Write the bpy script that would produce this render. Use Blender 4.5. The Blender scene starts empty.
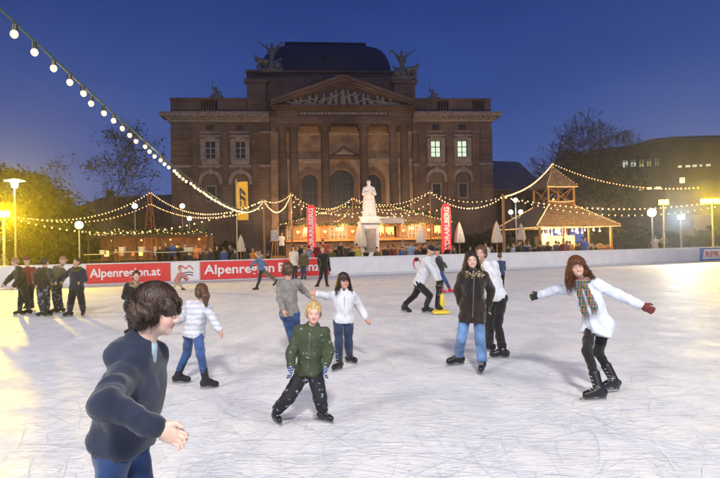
import bpy, math, random
import numpy as np
from mathutils import Vector, Matrix, Euler
random.seed(7); rng = np.random.default_rng(7)
R = math.radians
scene = bpy.context.scene
C = scene.collection

# ------------------------------------------------------------------ camera
CAMH, F = 1.7, 560.0
pitch, roll = math.atan(7.5/560), R(1.2)
_fwd = Vector((0, math.cos(pitch), math.sin(pitch)))
_up0 = Vector((0, -math.sin(pitch), math.cos(pitch)))
_rt0 = Vector((1, 0, 0))
_rt = _rt0*math.cos(roll) - _up0*math.sin(roll)
_up = _up0*math.cos(roll) + _rt0*math.sin(roll)
CAM = Vector((0, 0, CAMH))
cd = bpy.data.cameras.new('camera'); cam = bpy.data.objects.new('camera', cd); C.objects.link(cam)
cd.sensor_width = 36; cd.lens = 28; cd.clip_start = .05; cd.clip_end = 3000
cam.matrix_world = Matrix(((_rt.x, _up.x, -_fwd.x, 0), (_rt.y, _up.y, -_fwd.y, 0), (_rt.z, _up.z, -_fwd.z, CAMH), (0, 0, 0, 1)))
scene.camera = cam

# ------------------------------------------------------------------ sky, light, exposure
SKY_STRENGTH = 1.15
w = bpy.data.worlds.new('World'); scene.world = w; w.use_nodes = True
nt = w.node_tree; nt.nodes.clear()
def N(nt, t, **k):
    n = nt.nodes.new(t)
    for a, b in k.items(): setattr(n, a, b)
    return n
out = N(nt, 'ShaderNodeOutputWorld'); bg = N(nt, 'ShaderNodeBackground')
tc = N(nt, 'ShaderNodeTexCoord'); sp = N(nt, 'ShaderNodeSeparateXYZ'); cr = N(nt, 'ShaderNodeValToRGB')
ns = N(nt, 'ShaderNodeTexNoise'); ns.inputs['Scale'].default_value = 2.2; ns.inputs['Detail'].default_value = 5
mp = N(nt, 'ShaderNodeMapping'); mp.inputs['Scale'].default_value = (1, 1, 3.2)
nt.links.new(tc.outputs['Generated'], sp.inputs[0]); nt.links.new(tc.outputs['Generated'], mp.inputs[0]); nt.links.new(mp.outputs[0], ns.inputs['Vector'])
ma = N(nt, 'ShaderNodeMath', operation='MULTIPLY_ADD'); ma.inputs[1].default_value = .26; ma.inputs[2].default_value = -.13
nt.links.new(ns.outputs['Fac'], ma.inputs[0])
ad = N(nt, 'ShaderNodeMath', operation='ADD'); nt.links.new(sp.outputs['Z'], ad.inputs[0]); nt.links.new(ma.outputs[0], ad.inputs[1])
nt.links.new(ad.outputs[0], cr.inputs[0])
el = cr.color_ramp.elements
el[0].position = 0.0; el[0].color = (.062, .115, .34, 1)
el[1].position = 1.0; el[1].color = (.009, .022, .13, 1)
for p_, c_ in ((.12, (.054, .102, .315, 1)), (.26, (.030, .066, .245, 1)), (.42, (.017, .040, .185, 1))):
    e = el.new(p_); e.color = c_
nt.links.new(cr.outputs[0], bg.inputs[0]); bg.inputs[1].default_value = SKY_STRENGTH
nt.links.new(bg.outputs[0], out.inputs[0])
scene.view_settings.view_transform = 'Standard'; scene.view_settings.look = 'None'
scene.view_settings.exposure = 0.0; scene.view_settings.gamma = 1.0
cy = scene.cycles
cy.use_denoising = True; cy.max_bounces = 5; cy.diffuse_bounces = 2; cy.glossy_bounces = 2; cy.transmission_bounces = 3
cy.sample_clamp_indirect = 2.5; cy.sample_clamp_direct = 0; cy.caustics_reflective = False; cy.caustics_refractive = False
cy.volume_bounces = 0; cy.volume_step_rate = 4; cy.volume_max_steps = 64

def light(kind, name, loc, energy, color, target=None, size=.3, spot=120, blend=.6):
    l = bpy.data.lights.new(name, kind); l.energy = energy; l.color = color; l.shadow_soft_size = size
    o = bpy.data.objects.new(name, l); C.objects.link(o); o.location = loc
    if kind == 'SPOT': l.spot_size = R(spot); l.spot_blend = blend
    if target is not None: o.rotation_euler = (Vector(target)-Vector(loc)).to_track_quat('-Z', 'Y').to_euler()
    return o

def ray(px, py): return _fwd + _rt*((px-360)/F) - _up*((py-239)/F)
def at(px, py, d): return CAM + ray(px, py)*d
def ground(px, py, z=0.0):
    r = ray(px, py); return CAM + r*((z-CAMH)/r.z)
def horizon(px): return 246.5-(px-360)*math.tan(roll)
def gdepth(px, d, z=0.0):            # the ground point seen in column px at depth d
    p = at(px, horizon(px), d); p.z = z; return p
def project(p):
    v = Vector(p)-CAM; d = v.dot(_fwd); return (360+F*v.dot(_rt)/d, 239-F*v.dot(_up)/d, d)

# unseen floodlights added to brighten the ice and the skaters
COOL, WARM, YEL = (1, .94, .86), (1, .88, .70), (1, .66, .01)
ADDED_MASTS = [((1, -13, 14), (0, 13, 0), 21500, COOL), ((-13, -7, 13), (-3, 12, 0), 8500, COOL), ((13, -7, 13), (4, 12, 0), 8500, COOL),
         ((-26, 15, 17), (-3, 26, 0), 7000, WARM), ((28, 17, 17), (8, 28, 0), 12000, WARM)]
for i, (l_, t_, e_, c_) in enumerate(ADDED_MASTS): light('SPOT', 'rink_floodlight_lamp', l_, e_, c_, t_, 1.1 if i == 0 else 2.6, 82, .6)

# ------------------------------------------------------------------ materials
MATS = {}
def mat(name, col, rough=.6, metal=0, var=.0, scale=8, bump=0, bscale=40, emit=None, es=0, spec=.5, sheen=0, col2=None, coord='Object', stretch=(1, 1, 1), alpha=None, sample=None, detail=6, thresh=None):
    if name in MATS: return MATS[name]
    m = bpy.data.materials.new(name); m.use_nodes = True; nt = m.node_tree; b = nt.nodes['Principled BSDF']
    b.inputs['Base Color'].default_value = (*col, 1); b.inputs['Roughness'].default_value = rough; b.inputs['Metallic'].default_value = metal
    b.inputs['Specular IOR Level'].default_value = spec
    if sheen: b.inputs['Sheen Weight'].default_value = sheen
    if emit: b.inputs['Emission Color'].default_value = (*emit, 1); b.inputs['Emission Strength'].default_value = es
    tc = N(nt, 'ShaderNodeTexCoord'); mp = N(nt, 'ShaderNodeMapping'); mp.inputs['Scale'].default_value = stretch
    nt.links.new(tc.outputs[coord], mp.inputs[0])
    if var or col2:
        n = N(nt, 'ShaderNodeTexNoise'); n.inputs['Scale'].default_value = scale; n.inputs['Detail'].default_value = detail
        nt.links.new(mp.outputs[0], n.inputs['Vector'])
        cr = N(nt, 'ShaderNodeValToRGB'); lo, hi = thresh or (.32, .68)
        cr.color_ramp.elements[0].position = lo; cr.color_ramp.elements[1].position = hi
        a = col2 if col2 else tuple(max(0, c*(1-var)) for c in col)
        bb = col if col2 else tuple(min(1, c*(1+var)) for c in col)
        cr.color_ramp.elements[0].color = (*a, 1); cr.color_ramp.elements[1].color = (*bb, 1)
        nt.links.new(n.outputs['Fac'], cr.inputs[0]); nt.links.new(cr.outputs[0], b.inputs['Base Color'])
    if bump:
        n = N(nt, 'ShaderNodeTexNoise'); n.inputs['Scale'].default_value = bscale; n.inputs['Detail'].default_value = 5
        nt.links.new(mp.outputs[0], n.inputs['Vector'])
        bp = N(nt, 'ShaderNodeBump'); bp.inputs['Strength'].default_value = bump; bp.inputs['Distance'].default_value = .01
        nt.links.new(n.outputs['Fac'], bp.inputs['Height']); nt.links.new(bp.outputs[0], b.inputs['Normal'])
    if sample: m.cycles.emission_sampling = sample
    MATS[name] = m; return m

def cloth(name, col, rough=.85, var=.22, scale=14, bump=.35, bscale=160, sheen=.25, **k):
    return mat('cloth_'+name, col, rough, var=var, scale=scale, bump=bump, bscale=bscale, sheen=sheen, spec=.25, **k)

def stone_mat(name, col, bw=1.3, bh=.45):
    m = mat(name, col, .9, var=.25, scale=.7, spec=.2); nt = m.node_tree; b = nt.nodes['Principled BSDF']
    tc = N(nt, 'ShaderNodeTexCoord'); sx = N(nt, 'ShaderNodeSeparateXYZ'); cb = N(nt, 'ShaderNodeCombineXYZ')
    nt.links.new(tc.outputs['Object'], sx.inputs[0]); nt.links.new(sx.outputs['X'], cb.inputs['X']); nt.links.new(sx.outputs['Z'], cb.inputs['Y'])
    br = N(nt, 'ShaderNodeTexBrick'); br.inputs['Scale'].default_value = 1; br.inputs['Brick Width'].default_value = bw; br.inputs['Row Height'].default_value = bh
    br.inputs['Mortar Size'].default_value = .035; br.inputs['Mortar Smooth'].default_value = .3
    br.inputs['Color1'].default_value = (*[c*.93 for c in col], 1); br.inputs['Color2'].default_value = (*[min(1, c*1.08) for c in col], 1); br.inputs['Mortar'].default_value = (*[c*.78 for c in col], 1)
    nt.links.new(cb.outputs[0], br.inputs['Vector'])
    n = N(nt, 'ShaderNodeTexNoise'); n.inputs['Scale'].default_value = .35; n.inputs['Detail'].default_value = 8; nt.links.new(tc.outputs['Object'], n.inputs['Vector'])
    cr = N(nt, 'ShaderNodeValToRGB'); cr.color_ramp.elements[0].position = .3; cr.color_ramp.elements[1].position = .75
    cr.color_ramp.elements[0].color = (.45, .43, .42, 1); cr.color_ramp.elements[1].color = (1.1, 1.05, 1, 1); nt.links.new(n.outputs['Fac'], cr.inputs[0])
    mx = N(nt, 'ShaderNodeMixRGB', blend_type='MULTIPLY'); mx.inputs[0].default_value = 1
    nt.links.new(br.outputs['Color'], mx.inputs[1]); nt.links.new(cr.outputs[0], mx.inputs[2]); nt.links.new(mx.outputs[0], b.inputs['Base Color'])
    bp = N(nt, 'ShaderNodeBump'); bp.inputs['Strength'].default_value = .5; bp.inputs['Distance'].default_value = .04; bp.invert = True
    nt.links.new(br.outputs['Fac'], bp.inputs['Height']); nt.links.new(bp.outputs[0], b.inputs['Normal'])
    return m

# ------------------------------------------------------------------ mesh helpers
def link(name, me, m, parent=None, smooth=False):
    o = bpy.data.objects.new(name, me); C.objects.link(o)
    for x in (m if isinstance(m, (list, tuple)) else [m]):
        if x: me.materials.append(x)
    if parent is not None: o.parent = parent
    if smooth: me.shade_smooth()
    return o
def tag(o, label=None, cat=None, group=None, kind=None):
    if label: o['label'] = label
    if cat: o['category'] = cat
    if group: o['group'] = group
    if kind: o['kind'] = kind
    return o
def empty(name, loc, rz=0):
    o = bpy.data.objects.new(name, None); C.objects.link(o); o.location = loc; o.rotation_euler = (0, 0, rz)
    o.empty_display_size = .2
    o.matrix_basis = Matrix.Translation(Vector(loc)) @ Matrix.Rotation(rz, 4, 'Z')
    return o
def np_mesh(name, V, Q=None, T=None):
    me = bpy.data.meshes.new(name); V = np.asarray(V, np.float32)
    me.vertices.add(len(V)); me.vertices.foreach_set('co', V.ravel())
    loops = []; tot = []
    if Q is not None and len(Q): loops.append(np.asarray(Q, np.int32).ravel()); tot.append(np.full(len(Q), 4, np.int32))
    if T is not None and len(T): loops.append(np.asarray(T, np.int32).ravel()); tot.append(np.full(len(T), 3, np.int32))
    L = np.concatenate(loops); t = np.concatenate(tot); st = np.concatenate(([0], np.cumsum(t)[:-1])).astype(np.int32)
    me.loops.add(len(L)); me.loops.foreach_set('vertex_index', L); me.polygons.add(len(t)); me.polygons.foreach_set('loop_start', st)
    me.update(calc_edges=True); me.validate()
    return me
class MB:
    def __init__(s, M=None): s.v = []; s.f = []; s.sm = []; s.M = M
    def add(s, vs, fs, smooth=False):
        n = len(s.v); s.v += [tuple(s.M @ Vector(p)) if s.M else tuple(p) for p in vs]
        s.f += [tuple(i+n for i in f) for f in fs]; s.sm += [smooth]*len(fs); return s
    def box(s, x0, x1, y0, y1, z0, z1, c=0.0):
        if c <= 0:
            return s.add([(x0, y0, z0), (x1, y0, z0), (x1, y1, z0), (x0, y1, z0), (x0, y0, z1), (x1, y0, z1), (x1, y1, z1), (x0, y1, z1)],
                  [(0, 3, 2, 1), (4, 5, 6, 7), (0, 1, 5, 4), (1, 2, 6, 5), (2, 3, 7, 6), (3, 0, 4, 7)])
        a = [(x0+c, y0+c), (x1-c, y0+c), (x1-c, y1-c), (x0+c, y1-c)]; b = [(x0, y0), (x1, y0), (x1, y1), (x0, y1)]
        vs = [(*p, z0) for p in a]+[(*p, z0+c) for p in b]+[(*p, z1-c) for p in b]+[(*p, z1) for p in a]
        fs = [(3, 2, 1, 0), (12, 13, 14, 15)]
        for k in range(3):
            for i in range(4): j = (i+1) % 4; fs.append((k*4+i, k*4+j, k*4+4+j, k*4+4+i))
        return s.add(vs, fs)
    def tube(s, p, q, r1, r2=None, n=8, cap=True, smooth=True):
        p = Vector(p); q = Vector(q); r2 = r1 if r2 is None else r2; d = q-p
        if d.length < 1e-6: return s
        d.normalize(); a = d.orthogonal().normalized(); b = d.cross(a)
        vs = []
        for c, r in ((p, r1), (q, r2)):
            for i in range(n): t = 2*math.pi*i/n; vs.append(c+(a*math.cos(t)+b*math.sin(t))*r)
        s.add(vs, [(i, (i+1) % n, n+(i+1) % n, n+i) for i in range(n)], smooth)
        if cap: s.add([vs[i] for i in range(n)][::-1], [tuple(range(n))]); s.add([vs[n+i] for i in range(n)], [tuple(range(n))])
        return s
    def poly(s, pts, r, n=6):
        for i in range(len(pts)-1): s.tube(pts[i], pts[i+1], r, r, n, cap=False)
        return s
    def lathe(s, c, prof, n=16, smooth=True, a0=0):
        c = Vector(c); vs = []
        for r, z in prof:
            for i in range(n): t = a0+2*math.pi*i/n; vs.append((c.x+r*math.cos(t), c.y+r*math.sin(t), c.z+z))
        fs = []
        for k in range(len(prof)-1):
            for i in range(n): j = (i+1) % n; fs.append((k*n+i, k*n+j, (k+1)*n+j, (k+1)*n+i))
        s.add(vs, fs, smooth); m = len(prof)-1
        if prof[m][0] > 1e-4: s.add([vs[m*n+i] for i in range(n)], [tuple(range(n))])
        if prof[0][0] > 1e-4: s.add([vs[i] for i in range(n)][::-1], [tuple(range(n))])
        return s
    def prism(s, pts, y0, y1):      # polygon in x,z (counter-clockwise seen from -Y), extruded along y
        n = len(pts); vs = [(x, y0, z) for x, z in pts]+[(x, y1, z) for x, z in pts]
        return s.add(vs, [tuple(range(n)), tuple(range(2*n-1, n-1, -1))]+[(i, n+i, n+(i+1) % n, (i+1) % n) for i in range(n)])
    def quad(s, a, b, c, d): return s.add([a, b, c, d], [(0, 1, 2, 3)])
    def sphere(s, c, r, nu=10, nv=6, sc=(1, 1, 1)):
        c = Vector(c); pr = [(r*math.sin(math.pi*k/nv) if 0 < k < nv else 1e-5, -r*math.cos(math.pi*k/nv)) for k in range(nv+1)]
        vs = []; fs = []
        for rr, z in pr:
            for i in range(nu): t = 2*math.pi*i/nu; vs.append((c.x+rr*math.cos(t)*sc[0], c.y+rr*math.sin(t)*sc[1], c.z+z*sc[2]))
        for k in range(nv):
            for i in range(nu): j = (i+1) % nu; fs.append((k*nu+i, k*nu+j, (k+1)*nu+j, (k+1)*nu+i))
        return s.add(vs, fs, True)
    def mesh(s, name):
        me = bpy.data.meshes.new(name); me.from_pydata(s.v, [], s.f); me.polygons.foreach_set('use_smooth', s.sm); me.update(); return me
    def build(s, name, m, parent=None): return link(name, s.mesh(name), m, parent)

# ---------------------------------------- implicit surfaces (bodies, clothes, statues)
class SDF:
    def __init__(s, h, k=.02): s.h = h; s.k = k; s.p = []; s.fine = []
    def cap(s, a, b, r1, r2=None, k=None, op='+', flat=None, fold=None):
        s.p.append(('c', np.array(a, np.float32), np.array(b, np.float32), r1, r1 if r2 is None else r2, s.k if k is None else k, op, flat, fold)); return s
    def sph(s, a, r, k=None, op='+'): return s.cap(a, a, r, r, k, op)
    def ell(s, c, rad, M=None, k=None, op='+'):      # M: 3x3 whose rows are the local axes
        s.p.append(('e', np.array(c, np.float32), np.array(rad, np.float32), np.eye(3, dtype=np.float32) if M is None else np.array(M, np.float32), 0, s.k if k is None else k, op, None, None)); return s
    def cut(s, c, n, k=.006): s.p.append(('p', np.array(c, np.float32), np.array(n, np.float32), 0, 0, k, 'p', None, None)); return s
    def run(s):
        lo = np.full(3, 1e9); hi = -lo
        for q in s.p:
            if q[6] != '+': continue
            if q[0] == 'c': rr = max(q[3], q[4])+(q[8][0] if q[8] else 0); lo = np.minimum(lo, np.minimum(q[1], q[2])-rr); hi = np.maximum(hi, np.maximum(q[1], q[2])+rr)
            else: rr = q[2].max(); lo = np.minimum(lo, q[1]-rr); hi = np.maximum(hi, q[1]+rr)
        lo -= 3*s.h; hi += 3*s.h
        ax = []
        for i in range(3):
            xs = [lo[i]]
            while xs[-1] < hi[i]:
                st = s.h
                for (c, r, hf) in s.fine:
                    if c[i]-r-s.h < xs[-1] < c[i]+r: st = min(st, hf)
                xs.append(xs[-1]+st)
            ax.append(np.array(xs, np.float32))
        X, Y, Z = ax; D = np.full((len(X), len(Y), len(Z)), 1.0, np.float32)
        for (t, a, b, c, d, k, op, flat, fold) in s.p:
            if t == 'p':
                g = ((X-a[0])*b[0])[:, None, None]+((Y-a[1])*b[1])[None, :, None]+((Z-a[2])*b[2])[None, None, :]
                D = np.maximum(D, g); continue
            m = k*1.5+2*s.h+.01
            if t == 'c': rr = max(c, d)+(fold[0] if fold else 0)+m; l, u = np.minimum(a, b)-rr, np.maximum(a, b)+rr
            else: rr = b.max()+m; l, u = a-rr, a+rr
            sl = tuple(slice(int(np.searchsorted(A, l[i])), max(int(np.searchsorted(A, l[i]))+1, int(np.searchsorted(A, u[i])))) for i, A in enumerate((X, Y, Z)))
            x = X[sl[0]][:, None, None]; y = Y[sl[1]][None, :, None]; z = Z[sl[2]][None, None, :]
            if x.size == 0 or y.size == 0 or z.size == 0: continue
            if t == 'c':
                ab = b-a; L2 = float(ab@ab)
                if L2 > 1e-10: tt = np.clip(((x-a[0])*ab[0]+(y-a[1])*ab[1]+(z-a[2])*ab[2])/L2, 0, 1)
                else: tt = np.zeros((1, 1, 1), np.float32)
                dx = x-(a[0]+tt*ab[0]); dy = y-(a[1]+tt*ab[1]); dz = z-(a[2]+tt*ab[2])
                if flat is not None:
                    n_, sc = flat; q = (dx*n_[0]+dy*n_[1]+dz*n_[2])*(1/sc-1); dx = dx+n_[0]*q; dy = dy+n_[1]*q; dz = dz+n_[2]*q
                r = c+(d-c)*tt
                if fold:
                    amp, lam = fold; LL = math.sqrt(L2)
                    r = r+amp*np.sin(tt*LL*6.283/lam+2.2*np.sin(x*23+z*9)+1.7*np.sin(y*19-z*13))
                g = np.sqrt(dx*dx+dy*dy+dz*dz)-r
            else:
                px, py, pz = x-a[0], y-a[1], z-a[2]; q = [(px*c[i][0]+py*c[i][1]+pz*c[i][2])/b[i] for i in range(3)]
                k0 = np.sqrt(q[0]**2+q[1]**2+q[2]**2)+1e-6; k1 = np.sqrt((q[0]/b[0])**2+(q[1]/b[1])**2+(q[2]/b[2])**2)+1e-6; g = k0*(k0-1)/k1
            E = D[sl]
            if op == '+':
                h_ = np.maximum(k-np.abs(E-g), 0)/max(k, 1e-5); D[sl] = np.minimum(E, g)-h_*h_*k*.25
            else:
                g = -g; h_ = np.maximum(k-np.abs(E-g), 0)/max(k, 1e-5); D[sl] = np.maximum(E, g)+h_*h_*k*.25
        return nets(D, X, Y, Z)
def nets(D, X, Y, Z):
    S = D < 0; c = np.zeros(tuple(n-1 for n in D.shape), np.uint8)
    offs = [(i, j, k) for i in (0, 1) for j in (0, 1) for k in (0, 1)]
    for i, j, k in offs: c += S[i:i+c.shape[0], j:j+c.shape[1], k:k+c.shape[2]]
    A = np.argwhere((c > 0) & (c < 8)); n = len(A)
    idx = np.full(c.shape, -1, np.int32); idx[A[:, 0], A[:, 1], A[:, 2]] = np.arange(n)
    val = [D[A[:, 0]+i, A[:, 1]+j, A[:, 2]+k] for i, j, k in offs]
    acc = np.zeros((n, 3), np.float32); cnt = np.zeros(n, np.float32); o = np.array(offs, np.float32)
    for p in range(8):
        for q in range(p+1, 8):
            if np.abs(o[p]-o[q]).sum() != 1: continue
            m = (val[p] < 0) != (val[q] < 0); t = np.where(m, val[p]/np.where(m, val[p]-val[q], 1), 0)
            acc += m[:, None]*(o[p]+t[:, None]*(o[q]-o[p])); cnt += m
    acc /= cnt[:, None]; V = np.empty((n, 3), np.float32)
    for i, ax in enumerate((X, Y, Z)): V[:, i] = ax[A[:, i]]+acc[:, i]*(ax[A[:, i]+1]-ax[A[:, i]])
    Q = []
    for axis in range(3):
        s0 = [slice(None)]*3; s1 = [slice(None)]*3; s0[axis] = slice(0, -1); s1[axis] = slice(1, None)
        E = np.argwhere(S[tuple(s0)] != S[tuple(s1)]); b, c2 = (axis+1) % 3, (axis+2) % 3
        lim = idx.shape; E = E[(E[:, b] > 0) & (E[:, c2] > 0) & (E[:, b] < lim[b]) & (E[:, c2] < lim[c2])]
        def g(db, dc):
            e = E.copy(); e[:, b] -= db; e[:, c2] -= dc; return idx[e[:, 0], e[:, 1], e[:, 2]]
        q = np.stack([g(1, 1), g(0, 1), g(0, 0), g(1, 0)], 1); ins = S[E[:, 0], E[:, 1], E[:, 2]]
        q[~ins] = q[~ins][:, ::-1]; Q.append(q)
    return V, np.concatenate(Q)
from mathutils import noise as mn
def crumple(me, amp, sc, seed=0.0):
    """push the cloth surface in and out along its normals with ridged, stretched noise: creases and folds"""
    n = len(me.vertices); co = np.empty(n*3, np.float32); no = np.empty(n*3, np.float32); me.vertices.foreach_get('co', co); me.vertex_normals.foreach_get('vector', no) if hasattr(me, 'vertex_normals') else me.vertices.foreach_get('normal', no)
    co = co.reshape(-1, 3); no = no.reshape(-1, 3); q = co*np.array([sc, sc, sc*.62]); q[:, 2] += co[:, 0]*sc*.5
    d = np.empty(n, np.float32)
    for i, (x, y, z) in enumerate(q.tolist()):
        v = Vector((x+seed, y, z)); d[i] = 1-2*abs(mn.noise(v))*1.6-.6*abs(mn.noise(v*2.3))
    me.vertices.foreach_set('co', (co+no*((d[:, None]*.7+.25)*amp)).ravel()); me.update()
def sdf_obj(name, s, m, parent=None, color=None, crease=None):
    V, Q = s.run(); me = np_mesh(name, V, Q)
    if crease: crumple(me, *crease)
    if color is not None:
        a = me.color_attributes.new('Col', 'FLOAT_COLOR', 'POINT'); cc = np.ones((len(V), 4), np.float32); cc[:, :3] = color(V); a.data.foreach_set('color', cc.ravel())
    return link(name, me, m, parent, smooth=True)
# ------------------------------------------------------------------ shared materials
M_stone = stone_mat('sandstone', (.275, .195, .15)); M_trim = mat('pale_stone', (.36, .30, .27), .85, var=.25, scale=2.5, spec=.2)
M_dark = mat('dark_recess', (.03, .03, .035), .5, var=.3); M_glass = mat('window_glass', (.02, .025, .035), .4, spec=.3)
M_roof = mat('slate_roof', (.035, .04, .052), .55, var=.35, scale=3, bump=.4, bscale=14); M_bronze = mat('bronze', (.16, .17, .155), .6, var=.3, scale=5)
M_lit = mat('lit_window', (.6, .7, .6), .4, emit=(.82, 1, .72), es=.85, var=.3, scale=1.2); M_frame = mat('painted_frame', (.5, .5, .47), .5)
M_wood = mat('brown_timber', (.26, .13, .055), .6, var=.35, scale=3, stretch=(1, 1, 8), bump=.3, bscale=30)
M_wood2 = mat('honey_timber', (.52, .25, .08), .5, var=.25, scale=4, stretch=(1, 1, 8), bump=.3, bscale=30)
M_wdark = mat('dark_timber', (.055, .035, .025), .7, var=.3, scale=4)
M_white = mat('white_board', (.80, .81, .83), .42, var=.05, scale=1.5, bump=.1, bscale=9); M_red = mat('red_banner', (.72, .025, .03), .45, var=.06, scale=2)
M_let = mat('white_lettering', (.85, .85, .85), .5); M_blue = mat('blue_banner', (.02, .13, .5), .45); M_metal = mat('grey_metal', (.30, .31, .32), .4, metal=.7, var=.2)
M_pole = mat('pole_wood', (.22, .12, .06), .7, var=.3, stretch=(1, 1, .2)); M_cable = mat('cable', (.03, .10, .05), .5); M_sock = mat('socket', (.03, .03, .03), .4)
M_bulb = mat('bulb_glow', (.3, .25, .2), .2, emit=(1, .72, .36), es=1.75, sample='NONE'); M_bulb2 = mat('bulb_glow_far', (1, .8, .6), .3, emit=(1, .50, .17), es=3.2, sample='NONE')
M_globe = mat('globe_glow', (1, .95, .85), .3, emit=(1, .93, .78), es=2.2); M_yel = mat('sodium_glow', (1, .9, .3), .3, emit=(1, .80, .06), es=22)
M_bw = mat('halide_glow', (.8, .9, 1), .3, emit=(.72, .88, 1), es=22); M_canvas = mat('white_canvas', (.50, .48, .45), .8, var=.08, scale=5, bump=.3, bscale=12)
M_glowwarm = mat('stall_light', (1, .7, .3), .5, emit=(1, .58, .18), es=1.5, var=.3, scale=6)
M_bark = mat('bark', (.05, .038, .03), .9, var=.3, scale=12, bump=.5); M_leaf = mat('dark_leaves', (.028, .038, .014), .7, var=.5, scale=.8); M_leaf2 = mat('olive_leaves', (.09, .085, .02), .7, var=.5, scale=.8)

# ------------------------------------------------------------------ ground and ice
g = MB().quad((-900, -60, -.03), (900, -60, -.03), (900, 1500, -.03), (-900, 1500, -.03)).build('ground', mat('dark_paving', (.055, .05, .045), .8, var=.4, scale=.6, bump=.5, bscale=3))
tag(g, kind='structure')
# back edge of the rink: smooth curve through the foot line of the boards
_k = np.array([[*ground(px, py)[:2]] for px, py in ((-40, 291), (85, 285.5), (200, 281.3), (300, 277.8), (400, 274.5), (560, 268.6), (700, 262.2), (760, 259.8))])
_c = np.polyfit(_k[:, 0], _k[:, 1], 2)
def back_y(x): return float(np.polyval(_c, x))
def back_pt(px, z=0.0, off=0.0):      # point on the board line in picture column px
    r = ray(px, 250); a = r.x/r.y; t = 30.0
    for _ in range(30): t = back_y(a*t)
    return Vector((a*t, t+off, z))
XS = np.linspace(-34, 46, 41)
ice = MB(); pts = [(float(x), back_y(x)+.02, 0) for x in XS]
vs = [(float(x), -12.0, 0.0) for x in XS]+pts; n = len(XS)
ice.add(vs, [(i, i+1, n+i+1, n+i) for i in range(n-1)])
def ice_material():
    m = bpy.data.materials.new('ice'); m.use_nodes = True; nt = m.node_tree; b = nt.nodes['Principled BSDF']; L = nt.links.new
    tc = N(nt, 'ShaderNodeTexCoord')
    b.inputs['Roughness'].default_value = .38; b.inputs['Specular IOR Level'].default_value = .3
    def noise(sc, st=(1, 1, 1), rot=0, det=6, dist=0, rough=.55):
        mp = N(nt, 'ShaderNodeMapping'); mp.inputs['Scale'].default_value = st; mp.inputs['Rotation'].default_value = (0, 0, rot); L(tc.outputs['Object'], mp.inputs[0])
        n = N(nt, 'ShaderNodeTexNoise'); n.inputs['Scale'].default_value = sc; n.inputs['Detail'].default_value = det; n.inputs['Distortion'].default_value = dist; n.inputs['Roughness'].default_value = rough; L(mp.outputs[0], n.inputs['Vector']); return n.outputs['Fac']
    def mix(a, fac, c2, mode='MIX', f=1.0):
        x = N(nt, 'ShaderNodeMixRGB', blend_type=mode); x.inputs[0].default_value = f
        if fac is not None: L(fac, x.inputs[0])
        if isinstance(a, tuple): x.inputs[1].default_value = a
        else: L(a, x.inputs[1])
        if isinstance(c2, tuple): x.inputs[2].default_value = c2
        else: L(c2, x.inputs[2])
        return x.outputs[0]
    def ramp(f, lo, hi, c0=(0, 0, 0, 1), c1=(1, 1, 1, 1)):
        r = N(nt, 'ShaderNodeValToRGB'); r.color_ramp.elements[0].position = lo; r.color_ramp.elements[1].position = hi; r.color_ramp.elements[0].color = c0; r.color_ramp.elements[1].color = c1; L(f, r.inputs[0]); return r.outputs[0]
    col = mix((.67, .70, .77, 1), ramp(noise(.35, det=9), .35, .65), (.84, .84, .85, 1))
    col = mix(col, ramp(noise(2.2, (1, .35, 1), .5, det=10), .42, .70), (.90, .90, .91, 1))
    # skate scratches: thin isolines of stretched, warped noise in several directions
    h = None
    for i, (rot, sc, st) in enumerate(((.2, 1.1, 14), (1.0, 1.4, 11), (-.6, .9, 16), (1.9, 1.6, 10), (2.6, 1.2, 13), (.65, 2.2, 9))):
        f = noise(sc, (1, st, 1), rot, det=2, dist=.9)
        a = N(nt, 'ShaderNodeMath', operation='SUBTRACT'); L(f, a.inputs[0]); a.inputs[1].default_value = .5+.03*(i % 3-1)
        c = N(nt, 'ShaderNodeMath', operation='ABSOLUTE'); L(a.outputs[0], c.inputs[0])
        r = ramp(c.outputs[0], 0, .022, (1, 1, 1, 1), (0, 0, 0, 1))
        msk = ramp(noise(.8+.3*i, rot=i, det=3), .44, .53); r = mix(r, None, msk, 'MULTIPLY')
        col = mix(col, r, (.92, .93, .94, 1) if i % 2 == 0 else (.56, .61, .72, 1))
        h = r if h is None else mix(h, None, r, 'ADD')
    L(col, b.inputs['Base Color'])
    fine = noise(34, (1, .8, 1), .3, det=10, rough=.7); hh = mix(h, None, fine, 'ADD', .8)
    bp = N(nt, 'ShaderNodeBump'); bp.inputs['Strength'].default_value = .5; bp.inputs['Distance'].default_value = .012; L(hh, bp.inputs['Height']); L(bp.outputs[0], b.inputs['Normal'])
    L(ramp(noise(1.3, det=8), .3, .7, (.42, .42, .42, 1), (.68, .68, .68, 1)), b.inputs['Roughness'])
    return m
M_ice = ice_material(); tag(ice.build('ice', M_ice), kind='structure')
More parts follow.
